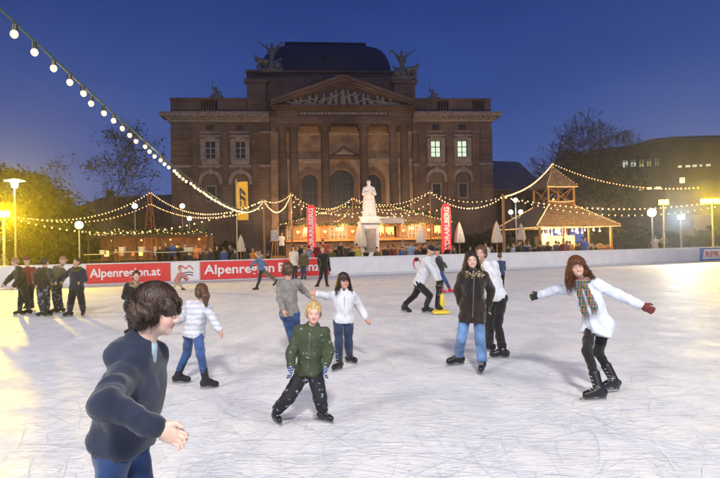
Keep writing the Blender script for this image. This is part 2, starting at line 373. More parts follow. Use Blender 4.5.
# cut grooves and shaved snow thrown up beside them, nearest part of the rink
M_shave = mat('ice_shavings', (.86, .87, .90), .8, var=.06); M_groove = mat('ice_groove', (.60, .65, .74), .5)
for nm, mm, cnt, wd in (('ice_shavings', M_shave, 600, .0018), ('skate_grooves', M_groove, 1500, .0017)):
    V = []; Q = []
    for si_ in range(cnt):
        y0 = 2.2+18*rng.random()**1.7; x0 = (rng.random()-.5)*1.5*y0+.0; a = rng.random()*6.28; cur = rng.normal()*.45; ln = .15+rng.random()*1.1; ns_ = 12
        z = (.009 if nm == 'ice_shavings' else .0015)+si_*7e-6; b0 = len(V); x, y = x0, y0; wob = rng.random()*6
        for k in range(ns_+1):
            ww = wd*(.35+.65*math.sin(math.pi*(k+.3)/(ns_+.6)))*(1 if nm != 'ice_shavings' else .5+1.1*abs(math.sin(k*2.1+wob)))*(1+y/9); nx, ny = -math.sin(a), math.cos(a)
            V += [(x-nx*ww, y-ny*ww, z), (x+nx*ww, y+ny*ww, z)]
            x += math.cos(a)*ln/ns_; y += math.sin(a)*ln/ns_; a += cur*ln/ns_
        Q += [(b0+2*k, b0+2*k+1, b0+2*k+3, b0+2*k+2) for k in range(ns_)]
    tag(link(nm, np_mesh(nm, V, Q), mm), kind='stuff', label='skate marks scored across the ice' if nm != 'ice_shavings' else 'white ice shavings along skate marks')

# ------------------------------------------------------------------ rink boards and banners
BH = 1.12
bar = empty('rink_barrier', (0, 30, 0)); tag(bar, 'white panelled boards running along the back of the ice rink', 'barrier')
PX = [-130, -60, 5, 45, 86, 170, 200, 262, 330, 347, 380, 413, 455, 508, 536, 565, 610, 655, 693, 735, 790]
def seg_box(a, b, y0, y1, z0, z1, m, name, parent, base=(0, 30, 0), cc=.004):
    d = (b-a); L_ = d.length; ang = math.atan2(d.y, d.x)
    mb = MB(Matrix.Translation(Vector((a.x, a.y, 0))-Vector(base)) @ Matrix.Rotation(ang, 4, 'Z')); mb.box(.004, L_-.004, y0, y1, z0, z1, cc)
    return mb.build(name, m, parent)
for i in range(len(PX)-1):
    a, b = back_pt(PX[i]), back_pt(PX[i+1])
    seg_box(a, b, 0, .06, .16, BH-.05, M_white, 'board_panel', bar); seg_box(a, b, -.012, .072, .02, .155, mat('kick_board', (.62, .64, .68), .5, var=.1), 'kick_plate', bar)
    seg_box(a, b, -.03, .10, BH-.046, BH, M_white, 'cap_rail', bar)
    mb = MB(Matrix.Translation(Vector((b.x, b.y+.08, 0))-Vector((0, 30, 0)))); mb.box(-.04, .04, 0, .08, 0, BH-.06, .004); mb.build('post', M_metal, bar)
def text_mesh(body, m, size, parent, mw, name='lettering', bold=.018, xscale=1.0, shear=0.0, ext=.003):
    cu = bpy.data.curves.new(name, 'FONT'); cu.body = body; cu.size = size; cu.offset = bold*size; cu.extrude = ext; cu.align_x = 'CENTER'; cu.align_y = 'CENTER'; cu.shear = shear; cu.resolution_u = 3
    o = bpy.data.objects.new(name, cu); me = bpy.data.meshes.new_from_object(o); bpy.data.objects.remove(o)
    me.transform(Matrix.Diagonal((xscale, 1, 1, 1))); me.transform(mw)
    return link(name, me, m, parent)
def panel_frame(pa, pb, out=.02):     # local frame: x along board, z up; origin mid-panel
    a, b = back_pt(pa), back_pt(pb); d = b-a; ang = math.atan2(d.y, d.x); return a, b, d.length, ang
def banner(pa, pb, label, m, txt=None, xs=1.0, size=.62, lm=None, z0=.10, z1=None, off=-.05):
    z1 = z1 or BH-.06; a, b, L_, ang = panel_frame(pa, pb); o = empty('banner', a, ang); tag(o, label, 'banner')
    nx = 24; mb = MB()
    for i in range(nx):     # cloth with slight sag between its eyelets
        x0, x1 = L_*i/nx, L_*(i+1)/nx; r0, r1 = (off-.008*math.sin(i*1.7), off-.008*math.sin((i+1)*1.7)); 
        mb.add([(x0, r0, z0), (x1, r1, z0), (x1, r1, z1), (x0, r0, z1), (x0, r0+.006, z0), (x1, r1+.006, z0), (x1, r1+.006, z1), (x0, r0+.006, z1)], [(0, 1, 2, 3), (7, 6, 5, 4), (3, 2, 6, 7), (1, 0, 4, 5)])
    mb.build('cloth', m, o); return o, L_, (z0+z1)/2
RX = Matrix.Rotation(R(90), 4, 'X')
def fit_text(o, body, m, cx, cz, width, height, y=-.066, bold=.02, mwx=None, name='lettering'):
    t = text_mesh(body, m, 1, o, Matrix.Identity(4), name, bold=bold); me = t.data
    co = np.empty(len(me.vertices)*3, np.float32); me.vertices.foreach_get('co', co); co = co.reshape(-1, 3)
    mn, mx_ = co.min(0), co.max(0); co[:, 0] = (co[:, 0]-(mn[0]+mx_[0])/2)*width/(mx_[0]-mn[0]); co[:, 1] = (co[:, 1]-(mn[1]+mx_[1])/2)*height/(mx_[1]-mn[1])
    o2 = np.stack([cx+co[:, 0], np.full(len(co), y)-co[:, 2], cz+co[:, 1]], 1)
    if mwx is not None: o2 = mwx(o2, co)
    me.vertices.foreach_set('co', o2.ravel()); me.update(); return t
bo, L_, cz = banner(86, 170, 'red banner with white Alpenregion.at lettering left on the rink boards', M_red)
fit_text(bo, 'Alpenregion.at', M_let, L_*.46, cz-.02, L_*.84, .58)
bo, L_, cz = banner(171, 199, 'white banner with small red and black mountain logo between two red banners', mat('white_cloth_banner', (.8, .8, .8), .5))
mb = MB(); zz = cz+.12
for k, pts in enumerate((((.35, 0), (.55, .2), (.72, .06), (.92, .22), (1.12, 0)),)):
    for i in range(len(pts)-1):
        (x0, z0), (x1, z1) = pts[i], pts[i+1]; mb.add([(x0, -.066, zz+z0), (x1, -.066, zz+z1), (x1, -.066, zz+z1-.07), (x0, -.066, zz+z0-.07)], [(0, 1, 2, 3)])
mb.build('mountain_mark', M_red, bo); mb = MB()
for k in range(2):
    for i in range(8):
        x0 = .45+i*.08; f = lambda x: .03*math.sin(x*9); z_ = zz-.17-k*.13; mb.add([(x0, -.066, z_+f(x0)), (x0+.08, -.066, z_+f(x0+.08)), (x0+.08, -.066, z_+f(x0+.08)-.05), (x0, -.066, z_+f(x0)-.05)], [(0, 1, 2, 3)])
mb.build('wave_mark', mat('black_print', (.02, .02, .02), .5), bo)
bo, L_, cz = banner(200, 329, 'long red banner with white Alpenregion Bludenz lettering on the rink boards', M_red)
fit_text(bo, 'Alpenregion', M_let, L_*.291, cz-.02, L_*.53, .66); fit_text(bo, 'Bludenz', M_let, L_*.755, cz+.055, L_*.335, .51)
bo, L_, cz = banner(699, 775, 'blue edged white banner with red RPR letters at the right of the boards', M_blue)
mb = MB(); mb.add([(.25, -.062, .22), (L_-.2, -.062, .22), (L_-.2, -.062, .96), (.45, -.062, .96)], [(0, 1, 2, 3)]); mb.build('white_field', M_let, bo)
fit_text(bo, 'RPR', mat('red_lettering', (.62, .02, .10), .5), 1.35, .58, 1.5, .42, y=-.068, bold=.03)
# small round penguin sticker on the white boards
a, b, L_, ang = panel_frame(411, 421); st = empty('sticker', a, ang); tag(st, 'small red and black cartoon bird sticker on the white boards', 'sticker')
mb = MB(); mb.lathe((0, 0, 0), [(.30, 0), (.30, .004)], 20); me = mb.mesh('ring'); me.transform(Matrix.Translation((.35, -.004, .62)) @ RX @ Matrix.Diagonal((.8, 1.25, 1, 1))); link('red_disc', me, M_red, st)
mb = MB(); mb.lathe((0, 0, 0), [(.25, 0), (.25, .004)], 20); me = mb.mesh('ring'); me.transform(Matrix.Translation((.37, -.010, .55)) @ RX @ Matrix.Diagonal((.75, 1.1, 1, 1))); link('white_belly', me, M_let, st)
mb = MB(); mb.lathe((0, 0, 0), [(.12, 0), (.12, .004)], 14); me = mb.mesh('ring'); me.transform(Matrix.Translation((.34, -.016, .84)) @ RX @ Matrix.Diagonal((1, 1.0, 1, 1))); link('dark_head', me, mat('black_print', (.02,)*3), st)

# ------------------------------------------------------------------ opera house
A = at(173, 250, 64.4); A.z = 0; B = at(494, 245, 67.7); B.z = 0
ang = math.atan2((B-A).y, (B-A).x); W = (B-A).length
OP = empty('opera_house', A, ang); tag(OP, 'large brown sandstone theatre with columned portico, pediment and dark domed roof', 'theatre')
OPM = Matrix.Translation(A) @ Matrix.Rotation(ang, 4, 'Z'); OPI = OPM.inverted()
_o = OPI @ CAM
def UZ(px, py, v=0.0):
    d = (OPI.to_3x3() @ ray(px, py)); t = (v-_o.y)/d.y; p = _o+d*t; return p.x, p.z
def arch_pts(cx, r, zs, n=10): return [(cx+r*math.cos(math.pi*i/n), zs+r*math.sin(math.pi*i/n)) for i in range(n+1)]
def wall(name, u0, u1, z0, z1, v, ops, m, parent, depth=.5, mb=None):
    own = mb is None; mb = mb or MB()
    us = sorted({u0, u1, *[o[0] for o in ops], *[o[1] for o in ops]}); zs = sorted({z0, z1, *[o[2] for o in ops], *[o[3] for o in ops]})
    for i in range(len(us)-1):
        for j in range(len(zs)-1):
            cu, cz = (us[i]+us[i+1])/2, (zs[j]+zs[j+1])/2
            if any(o[0] < cu < o[1] and o[2] < cz < o[3] for o in ops): continue
            mb.quad((us[i], v, zs[j]), (us[i+1], v, zs[j]), (us[i+1], v, zs[j+1]), (us[i], v, zs[j+1]))
    for o in ops:
        a, b, c, d = o[:4]; e = v+depth
        mb.quad((a, v, c), (a, e, c), (a, e, d), (a, v, d)); mb.quad((b, e, c), (b, v, c), (b, v, d), (b, e, d))
        mb.quad((a, v, d), (a, e, d), (b, e, d), (b, v, d)); mb.quad((a, e, c), (a, v, c), (b, v, c), (b, e, c))
        if len(o) > 4 and o[4]:     # arched head: fill the spandrels
            r = (b-a)/2; cx = (a+b)/2; P = arch_pts(cx, r-.002, d-r); n = len(P)
            for k in range(n-1):
                (x0, h0), (x1, h1) = P[k], P[k+1]
                mb.quad((x1, v, h1), (x0, v, h0), (x0, v, d), (x1, v, d)); mb.quad((x0, v, h0), (x1, v, h1), (x1, e, h1), (x0, e, h0))
    return mb.build(name, m, parent) if own else mb
zt = UZ(173, 97.6)[1]; zc = UZ(173, 113.6)[1]; zcb = UZ(173, 122.5)[1]
uP0, uP1 = UZ(271, 200)[0], UZ(414, 200)[0]      # the projecting centre
DEP = 24
# wing openings: u-centre px, small, upper and lower windows
wings = [((210.2, 240.2), (0, uP0)), ((436, 462.5), (uP1, W))]
upz = UZ(210, 158.5)[1], UZ(210, 142)[1]; loz = UZ(210, 199)[1], UZ(210, 174)[1]; smz = UZ(210, 129.3)[1], UZ(210, 125.4)[1]
for wi, (cs, (ua, ub)) in enumerate(wings):
    ops = []
    for c in cs:
        u = UZ(c, 150)[0]
        ops += [(u-.62, u+.62, upz[0], upz[1]), (u-.95, u+.95, loz[0]-.5, loz[1], True), (u-.42, u+.42, smz[0]-.12, smz[1]+.05)]
    wall('wall', ua, ub, 0, zcb-.05, 0, ops, M_stone, OP)
    for c in cs:
        u = UZ(c, 150)[0]; lit = wi == 1
        w_ = MB().box(u-.95, u+.95, .32, .42, loz[0]-.5, loz[1]).build('blind_niche', mat('niche_stone', (.2, .13, .10), .9, var=.3), OP)
        # upper window with its pale surround, hood and apron
        f = MB(); a, b, c0, d0 = u-.62, u+.62, upz[0], upz[1]
        f.box(a-.46, a-.003, -.14, .05, c0-.1, d0+.35, .03); f.box(b+.003, b+.46, -.14, .05, c0-.1, d0+.35, .03); f.box(a-.003, b+.003, -.13, .05, d0+.004, d0+.55, .03)
        f.box(a-.6, b+.6, -.28, .05, d0+.56, d0+.78, .05); f.box(a-.4, b+.4, -.12, .05, c0-.75, c0-.13, .03); f.box(a-.55, b+.55, -.22, .05, c0-.12, c0-.004, .03)
        f.box(a-.35, a+.1, -.2, .05, c0-1.15, c0-.76, .05); f.box(b-.1, b+.35, -.2, .05, c0-1.15, c0-.76, .05); f.build('window_surround', M_trim, OP)
        wn = MB().box(a, b, .30, .34, c0, d0).build('window', M_lit if lit else M_glass, OP); fr = MB()
        fr.box(u-.05, u+.05, .24, .296, c0, d0); fr.box(a, b, .24, .297, c0+(d0-c0)*.62, c0+(d0-c0)*.62+.09); fr.box(a, a+.08, .24, .298, c0, d0); fr.box(b-.08, b, .24, .298, c0, d0); fr.box(a, b, .24, .295, c0+(d0-c0)*.3, c0+(d0-c0)*.3+.05)
        fr.build('frame', mat('dark_frame', (.06, .06, .06)) if lit else M_frame, wn)
        # lower arched opening: pale archivolt and framed pane
        r = .95; zs = loz[1]-r; av = MB(); P = arch_pts(u, r+.02, zs, 12); P2 = arch_pts(u, r+.42, zs, 12)
        for k in range(12): av.add([(P[k][0], -.12, P[k][1]), (P[k+1][0], -.12, P[k+1][1]), (P2[k+1][0], -.12, P2[k+1][1]), (P2[k][0], -.12, P2[k][1]), (P[k][0], .02, P[k][1]), (P[k+1][0], .02, P[k+1][1]), (P2[k+1][0], .02, P2[k+1][1]), (P2[k][0], .02, P2[k][1])], [(1, 0, 3, 2), (3, 7, 6, 2), (0, 1, 5, 4)])
        av.box(u-.16, u+.16, -.24, .02, zs+r-.1, zs+r+.6, .03); av.box(u-1.42, u-.97, -.14, .02, zs-.3, zs-.02, .02); av.box(u+.97, u+1.42, -.14, .02, zs-.3, zs-.02, .02); av.build('archivolt', M_trim, OP)
        sm = MB(); sm.box(u-.62, u+.62, .18, .31, loz[0]-.3, zs-.35, .03); sm.build('niche_frame', M_trim, OP)
        MB().box(u-.46, u+.46, .12, .178, loz[0]-.15, zs-.5).build('niche_window', M_glass, OP)
        MB().box(u-.42, u+.42, .2, .24, smz[0]-.12, smz[1]+.05).build('attic_window', M_dark, OP)
# pilasters of the wings
for p0, p1 in ((192, 197.5), (222, 228), (252, 258), (419, 425.5), (446.5, 453), (472, 478.5)):
    a, b = UZ(p0, 150)[0], UZ(p1, 150)[0]; zb = UZ(p0, 132)[1]; mb = MB(); mb.box(a, b, -.22, -.002, 0.9, zb-.5, .03); mb.box(a-.14, b+.14, -.3, -.002, 0, .9, .03); mb.box(a-.1, b+.1, -.3, -.002, zb-.5, zb-.28, .04); mb.box(a-.2, b+.2, -.38, -.002, zb-.28, zb, .04)
    zm = UZ(p0, 166)[1]; mb.box(a-.08, b+.08, -.28, -.001, zm-.18, zm+.18, .03); mb.build('pilaster', M_stone, OP)
# corner blocks, string courses
for ua, ub in ((-.04, UZ(190, 150)[0]), (UZ(481, 150)[0], W+.04)):
    mb = MB(); z = 0; 
    while z < zcb-1.2: mb.box(ua, ub, -.16, -.003, z+.03, z+.62, .04); z += .66
    mb.build('corner_quoins', M_stone, OP)
for ua, ub in ((-.1, uP0), (uP1, W+.1)):
    mb = MB(); zz = UZ(200, 166.5)[1]; mb.box(ua, ub, -.18, -.001, zz-.14, zz+.14, .03); mb.build('string_course', M_trim, OP); mb = MB(); mb.box(ua, ub, -.15, -.001, UZ(200, 132.5)[1]-.1, UZ(200, 132.5)[1]+.1, .03); mb.build('string_course', M_trim, OP); mb = MB(); mb.box(ua-.1, ub, -.45, -.004, 0, 1.1, .05); mb.build('plinth', M_trim, OP)
# body behind and side walls
mb = MB(); mb.quad((0, 0, 0), (0, DEP, 0), (0, DEP, zt), (0, 0, zt)); mb.quad((W, DEP, 0), (W, 0, 0), (W, 0, zt), (W, DEP, zt)); mb.quad((0, .5, zt-.1), (W, .5, zt-.1), (W, DEP, zt-.1), (0, DEP, zt-.1)); mb.quad((W, DEP, 0), (0, DEP, 0), (0, DEP, zt), (W, DEP, zt)); mb.build('rear_wall', M_stone, OP)
# cornice and attic of the wings
for si, (ua, ub) in enumerate(((0, uP0), (uP1, W))):
    mb = MB(); h = zc-zcb; l = .95 if si == 0 else 0; r_ = .95 if si else 0
    for k, (pr, a, b) in enumerate(((.25, 0, .3), (.5, .3, .52), (1.0, .52, .85), (1.12, .85, 1))): mb.box(ua-(pr if si == 0 else 0), ub+(pr if si else 0), -pr, 1.2, zcb+h*a+(.002 if k else 0), zcb+h*b, .02)
    x = ua+.2
    while x < ub-.2: mb.box(x, x+.22, -.85, -.5, zcb+h*.32, zcb+h*.515); x += .6
    mb.build('cornice', M_trim, OP)
    mb = MB(); mb.box(ua, ub, .05, .5, zc+.003, zc+.45, .02); mb.box(ua-.1, ub+.1, -.08, .62, zt-.28, zt, .04)
    xs = [ua+.1+(ub-ua-.9)*k/4 for k in range(5)]
    for x in xs: mb.box(x, x+.75, -.02, .55, zc+.452, zt-.283, .03)
    for k in range(4):
        if k % 2 == 0: mb.box(xs[k]+.76, xs[k+1]-.01, .12, .4, zc+.452, zt-.284)
        else:
            x = xs[k]+.95
            while x < xs[k+1]-.2: mb.lathe((x, .25, zc+.452), [(.07, 0), (.12, .25), (.05, .6), (.09, zt-zc-.74)], 6); x += .32
    mb.build('balustrade', M_stone, OP)
# --- centre: back wall of the portico, columns, entablature, pediment
VB, VC = .4, -3.6      # back wall plane, column axis plane
ops = []
for cxp, w2, zb, ztop in ((310, 8, 250, 174), (342.3, 12.3, 250, 169), (373.6, 8, 250, 174)):
    u0, u1 = UZ(cxp-w2, 200, VB)[0], UZ(cxp+w2, 200, VB)[0]; ops.append((u0, u1, 1.4, UZ(cxp, ztop, VB)[1], True))
zE0 = UZ(340, 125, VC)[1]; zE1 = UZ(340, 108, VC)[1]
wall('portico_back_wall', uP0, uP1, 0, zE1+.2, VB, ops, mat('warm_plaster', (.36, .25, .18), .85, var=.3, scale=1.1), OP, .6)
mb = MB(); mb.quad((uP0, -.1, 0), (uP0, VB+.01, 0), (uP0, VB+.01, zE1), (uP0, -.1, zE1)); mb.build('portico_side_wall', M_stone, OP)
for o in ops:
    r = (o[1]-o[0])/2; u = (o[0]+o[1])/2; zs = o[3]-r; big = r > 1
    pn = MB().box(o[0], o[1], VB+.45, VB+.5, 1.4, o[3]).build('arched_window', M_glass, OP); f = MB()
    for x in ((-.33, .33) if not big else (-.5, 0, .5)): f.box(u+x*r-.05, u+x*r+.05, VB+.36, VB+.446, 1.4, zs+r*math.sqrt(1-x*x)-.02)
    for z in (zs, zs-1.2, zs-2.4): f.box(o[0], o[1], VB+.35, VB+.447, z-.05, z+.05)
    f.build('glazing_bars', mat('dark_frame', (.06, .06, .06)), pn)
    av = MB(); P = arch_pts(u, r+.02, zs, 14); P2 = arch_pts(u, r+.5, zs, 14)
    for k in range(14): av.add([(P[k][0], VB-.14, P[k][1]), (P[k+1][0], VB-.14, P[k+1][1]), (P2[k+1][0], VB-.14, P2[k+1][1]), (P2[k][0], VB-.14, P2[k][1]), (P[k][0], VB, P[k][1]), (P[k+1][0], VB, P[k+1][1]), (P2[k+1][0], VB, P2[k+1][1]), (P2[k][0], VB, P2[k][1])], [(1, 0, 3, 2), (3, 7, 6, 2), (0, 1, 5, 4)])
    av.box(u-.2, u+.2, VB-.28, VB, zs+r-.05, zs+r+.75, .03); av.box(o[0]-.5, o[0]-.02, VB-.14, VB, 1.4, zs, .03); av.box(o[1]+.02, o[1]+.5, VB-.14, VB, 1.4, zs, .03); av.build('archivolt', M_stone, OP)
# mouldings and small pediment over the middle door
mb = MB(); (ua, z0), (ub, _), (um, z1) = UZ(328.6, 157, VB), UZ(360.5, 157, VB), UZ(343.5, 146, VB)
mb.prism([(ua, z0), (ub, z0), (um, z1)], VB-.5, VB-.004); mb.prism([(ua-.2, z0-.35), (ub+.2, z0-.35), (ub+.2, z0-.004), (ua-.2, z0-.004)], VB-.6, VB-.004)
mb.build('door_pediment', M_stone, OP); mb = MB(); mb.prism([(ua+.7, z0+.18), (ub-.7, z0+.18), (um, z1-.42)], VB-.53, VB-.51); mb.build('pediment_field', M_trim, OP)
mb = MB(); zz = UZ(320, 161, VB)[1]; mb.box(uP0+.02, ua-.3, VB-.3, VB-.004, zz-.2, zz+.25, .04); mb.box(ub+.3, uP1-.02, VB-.3, VB-.004, zz-.2, zz+.25, .04); zz = UZ(320, 133.5, VB)[1]; mb.box(uP0+.02, uP1-.02, VB-.35, VB-.004, zz-.2, zz+.3, .05)
mb.build('wall_moulding', M_trim, OP)
for px in (294, 325, 364, 393.5):
    u = UZ(px+(0 if px > 343 else 0), 150, VB)[0]; mb = MB(); mb.box(u-.35, u+.35, VB-.2, VB-.003, 1.4, UZ(px, 134, VB)[1]-.25, .03); mb.build('wall_pilaster', M_stone, OP)
cols = (282.5, 294, 325.3, 364, 393.5, 404.5); zbase = 1.4
for px in cols:
    u = UZ(px, 160, VC)[0]; H_ = zE0-zbase; r = .50; mb = MB()
    mb.box(u-.72, u+.72, VC-.72, VC+.72, zbase-1.4, zbase, .03)
    prof = [(.66, 0), (.7, .1), (.64, .22), (.56, .3), (.53, .4), (.53, H_*.33), (.50, H_*.6), (.44, H_-1.0), (.48, H_-.96), (.44, H_-.9), (.5, H_-.6), (.6, H_-.25)]
    mb.lathe((u, VC, zbase), prof, 18); mb.box(u-.68, u+.68, VC-.68, VC+.68, zE0-.25, zE0-.003, .05)
    for sx in (-1, 1):
        for sy in (-1, 1): mb.sphere((u+sx*.5, VC+sy*.5, zE0-.45), .17, 6, 4)
    mb.build('column', M_stone, OP)
eu0, eu1 = UZ(277, 115, VC)[0]-.1, UZ(409, 115, VC)[0]+.1; hh = zE1-zE0; mb = MB(); vf = VC-.62
mb.box(eu0, eu1, vf, -.02, zE0, zE0+hh*.33, .03); mb.box(eu0-.05, eu1+.05, vf-.06, -.02, zE0+hh*.332, zE0+hh*.40, .02); mb.box(eu0, eu1, vf+.02, -.02, zE0+hh*.402, zE0+hh*.8, .01)
for pr, a, b in ((.25, .802, .86), (.5, .862, .93), (.8, .932, 1.0)): mb.box(eu0-pr, eu1+pr, vf-pr, -.02, zE0+hh*a, zE0+hh*b, .02)
mb.build('entablature', M_stone, OP)
mb = MB(); mb.box(UZ(298, 115, vf)[0], UZ(388, 115, vf)[0], vf-.02, vf+.018, zE0+hh*.46, zE0+hh*.74, .01); mb.build('inscription_panel', mat('dark_panel', (.06, .045, .04), .8), OP)
mb = MB(); x = UZ(299.5, 115, vf)[0]; xe = UZ(386.5, 115, vf)[0]; q = 0
while x < xe:
    wd = .12+.14*((q*7) % 5)/5; mb.box(x, x+wd, vf-.035, vf-.021, zE0+hh*.52, zE0+hh*.68); x += wd+.09; q += 1
mb.build('inscription_strokes', M_trim, OP)
# pediment
apex = UZ(343.2, 74.5, vf-.7); pl = UZ(270.5, 106.5, vf-.7); pr_ = UZ(415, 107.5, vf-.7); z0 = zE1+.004
t = .75; mb = MB()
cxm = (pl[0]+pr_[0])/2; hw = (pr_[0]-pl[0])/2; za = apex[1]
for sgn in (-1, 1):
    for thick, off, vv in ((.34, 0, vf-.95), (.30, .342, vf-.62), (.22, .645, vf-.3)):
        a = Vector((cxm+sgn*hw, z0+.55)); b = Vector((cxm, za)); dn = .0
        pts = [(a.x, a.y-off), (b.x, b.y-off), (b.x, b.y-off-thick), (a.x, a.y-off-thick)]
        if sgn == 1: pts = pts[::-1]
        pts = [(x, max(z, z0+.001)) for x, z in pts]
        mb.prism(pts, vv, .0)
mb.build('raking_cornice', M_stone, OP)
mb = MB(); mb.prism([(cxm-hw+.3, z0), (cxm+hw-.3, z0), (cxm, za-.6)], vf-.02, -.3); mb.build('tympanum', mat('dark_stone', (.12, .085, .07), .9, var=.3), OP)
s = SDF(.07, .08); cr_ = random.Random(5)
for k in range(15):
    x = -.78+1.56*k/14; hx = (za-z0-1.35)*(1-abs(x))*.93+.1; X = cxm+x*hw*.9; y = vf-.22; lean = -x*.5*hx+cr_.uniform(-.15, .15)
    s.cap((X, y, z0+.1), (X+lean, y, z0+hx*.72), .26, .2, flat=((0, 1, 0), .7)); s.sph((X+lean*1.1, y-.06, z0+hx*.72+.34), .17)
    for q in (-1, 1): s.cap((X+lean*.8, y, z0+hx*.62), (X+q*cr_.uniform(.35, .7), y-.15, z0+hx*cr_.uniform(.3, .95)), .11, .08)
    s.cap((X, y-.05, z0+.25), (X+cr_.uniform(-.7, .7), y-.12, z0+.12), .2, .12)
s.cap((cxm, vf-.3, z0+.2), (cxm, vf-.3, za-2.3), .35, .25); s.sph((cxm, vf-.32, za-1.85), .26)
sdf_obj('relief_figures', s, mat('pale_relief', (.27, .23, .21), .85, var=.2, scale=2), OP)
# attic block and dome behind
VD = 3.0
u0, z72 = UZ(247, 72, VD); u1, _ = UZ(414, 72, VD); z83 = UZ(340, 83, VD)[1]
mb = MB(); mb.box(u0+.5, u1-.5, .51, 22, zt-.5, z83, .05); mb.box(u0, u1, VD-1.2, 22.3, z83+.003, z83+.4, .1); mb.box(u0+.3, u1-.3, VD-.6, 22, z83+.402, z72-.3, .05); mb.box(u0-.1, u1+.1, VD-1.0, 22.4, z72-.298, z72, .08)
for p0, p1 in ((247, 266), (394, 414.5)):
    a, b = UZ(p0, 90, 0)[0], UZ(p1, 90, 0)[0]; mb.box(a, b, -.3, .5, zc+.02, UZ(340, 84, 0)[1], .06); mb.box(a-.3, b+.3, -.6, .505, UZ(340, 84, 0)[1]+.003, UZ(340, 80.5, 0)[1], .08)
    mb.box(a+.5, b-.5, -.36, -.302, zc+1, UZ(340, 88, 0)[1], .02)
mb.build('attic_storey', M_stone, OP)
V0 = 9.0
ul, zb_ = UZ(255, 72, V0-6); ur, _ = UZ(396, 72, V0-6); zt0 = UZ(330, 47.5, V0-2)[1]; ulm = UZ(284, 48, V0-2)[0]; urm = UZ(370, 48, V0-2)[0]
mb = MB(); cx = (ul+ur)/2; hw2 = (ur-ul)/2; tw = (urm-ulm)/2; tx = (urm+ulm)/2; rings = []; K = 10
for k in range(K+1):
    a = math.pi/2*k/K; s_ = math.cos(a); hx = tw+(hw2-tw)*s_**.8 if s_ > 1e-6 else tw; hy = 2.5+(6.5-2.5)*(s_**.8 if s_ > 1e-6 else 0); z = z72-.01+(zt0-z72)*math.sin(a); c_ = cx+(tx-cx)*k/K
    ring = []
    for q in range(48):
        th = 2*math.pi*(q+.5)/48; e = .45; ct, st_ = math.cos(th), math.sin(th); ring.append((c_+hx*math.copysign(abs(ct)**e, ct), V0+.5+hy*math.copysign(abs(st_)**e, st_), z))
    rings.append(ring)
vs = [p for r_ in rings for p in r_]; fs = [(k*48+q, k*48+(q+1) % 48, (k+1)*48+(q+1) % 48, (k+1)*48+q) for k in range(K) for q in range(48)]; mb.add(vs, fs, True); mb.add(rings[-1], [tuple(range(48))])
mb.build('dome_roof', M_roof, OP)
mb = MB(); a, b = UZ(286, 47, V0-2.8)[0], UZ(365, 47, V0-2.8)[0]; zt1 = UZ(330, 42, V0-2.8)[1]; mb.box(a, b, V0-2.6, V0+4, zt0+.003, zt1-.25, .05); mb.box(a-.15, b+.15, V0-2.8, V0+4.2, zt1-.248, zt1, .05)
for k in range(13): mb.tube((cx-hw2+1+k*(hw2*2-2)/12, V0-5.9, z72+.1), (tx-tw+k*(tw*2)/12, V0-2.2, zt0-.05), .05, .05, 5)
mb.build('roof_crest', M_roof, OP)
mb = MB(); mb.lathe((0, 0, 0), [(.55, 0), (.55, .2), (.35, .25), (.35, .3)], 14); me = mb.mesh('oculus'); ux, uz = UZ(329, 60, V0-5.5); me.transform(Matrix.Translation((ux, V0-5.6, uz)) @ RX); link('oculus', me, M_dark, OP)
# roof sculptures: winged figure standing in a chariot with two big cats
def chariot(px, sgn, lab):
    u, z = UZ(px, 73 if sgn < 0 else 80.5, 0); g = SDF(.055, .12); b = Vector((u, 0, z)); s = sgn
    P = lambda x, y, zz: (b.x+s*x*1.2, b.y-.6+y, b.z+zz*1.12)
    g.cap(P(-.9, 0, .15), P(.9, 0, .15), .28); g.cap(P(.1, 0, .3), P(0, 0, 1.7), .42, .26); g.cap(P(0, 0, 1.7), P(-.02, 0, 2.35), .3, .22); g.sph(P(-.02, 0, 2.75), .22)
    g.cap(P(.05, 0, 2.2), P(.7, 0, 2.6), .1); g.cap(P(.7, 0, 2.6), P(1.35, 0, 3.15), .09, .05); g.cap(P(-.1, 0, 2.2), P(-.6, 0, 2.7), .1, .08)
    g.cap(P(-.15, .2, 1.9), P(-.9, .3, 3.1), .18, .07, flat=((0, 1, 0), .5)); g.cap(P(-.9, .3, 3.1), P(-1.3, .3, 2.9), .14, .05)
    g.cap(P(.3, 0, 1.8), P(.55, .3, 3.0), .14, .05, flat=((0, 1, 0), .5))
    for q in (-.5, .5): g.cap(P(.5, q, .9), P(1.25, q, 1.05), .28, .22); g.sph(P(1.5, q, 1.35), .22); g.cap(P(1.2, q, .9), P(1.45, q, .2), .12, .09); g.cap(P(.6, q, .9), P(.55, q, .2), .12, .09)
    g.cap(P(-.6, -.5, .5), P(-.6, .5, .5), .42); g.cap(P(-.3, 0, .9), P(-.9, 0, 1.3), .3, .12)
    o = sdf_obj('roof_sculpture', g, M_bronze, OP); return o
chariot(272.5, -1, ''); chariot(401.5, 1, '')
for px, py in ((216.5, 98), (433.5, 100)):
    u, z = UZ(px, py, .2); g = SDF(.05, .08); g.cap((u-.5, .25, z+.1), (u+.5, .25, z+.1), .3); g.cap((u, .25, z+.3), (u-.05, .25, z+.9), .3, .2); g.sph((u-.05, .25, z+1.2), .16); g.cap((u-.1, .25, z+.9), (u-.45, .25, z+1.3), .09); g.cap((u-.45, .25, z+.2), (u-.42, .25, z+2.2), .05, .03); g.cap((u+.1, .25, z+.8), (u+.6, .25, z+.6), .1)
    sdf_obj('roof_figure', g, M_bronze, OP)
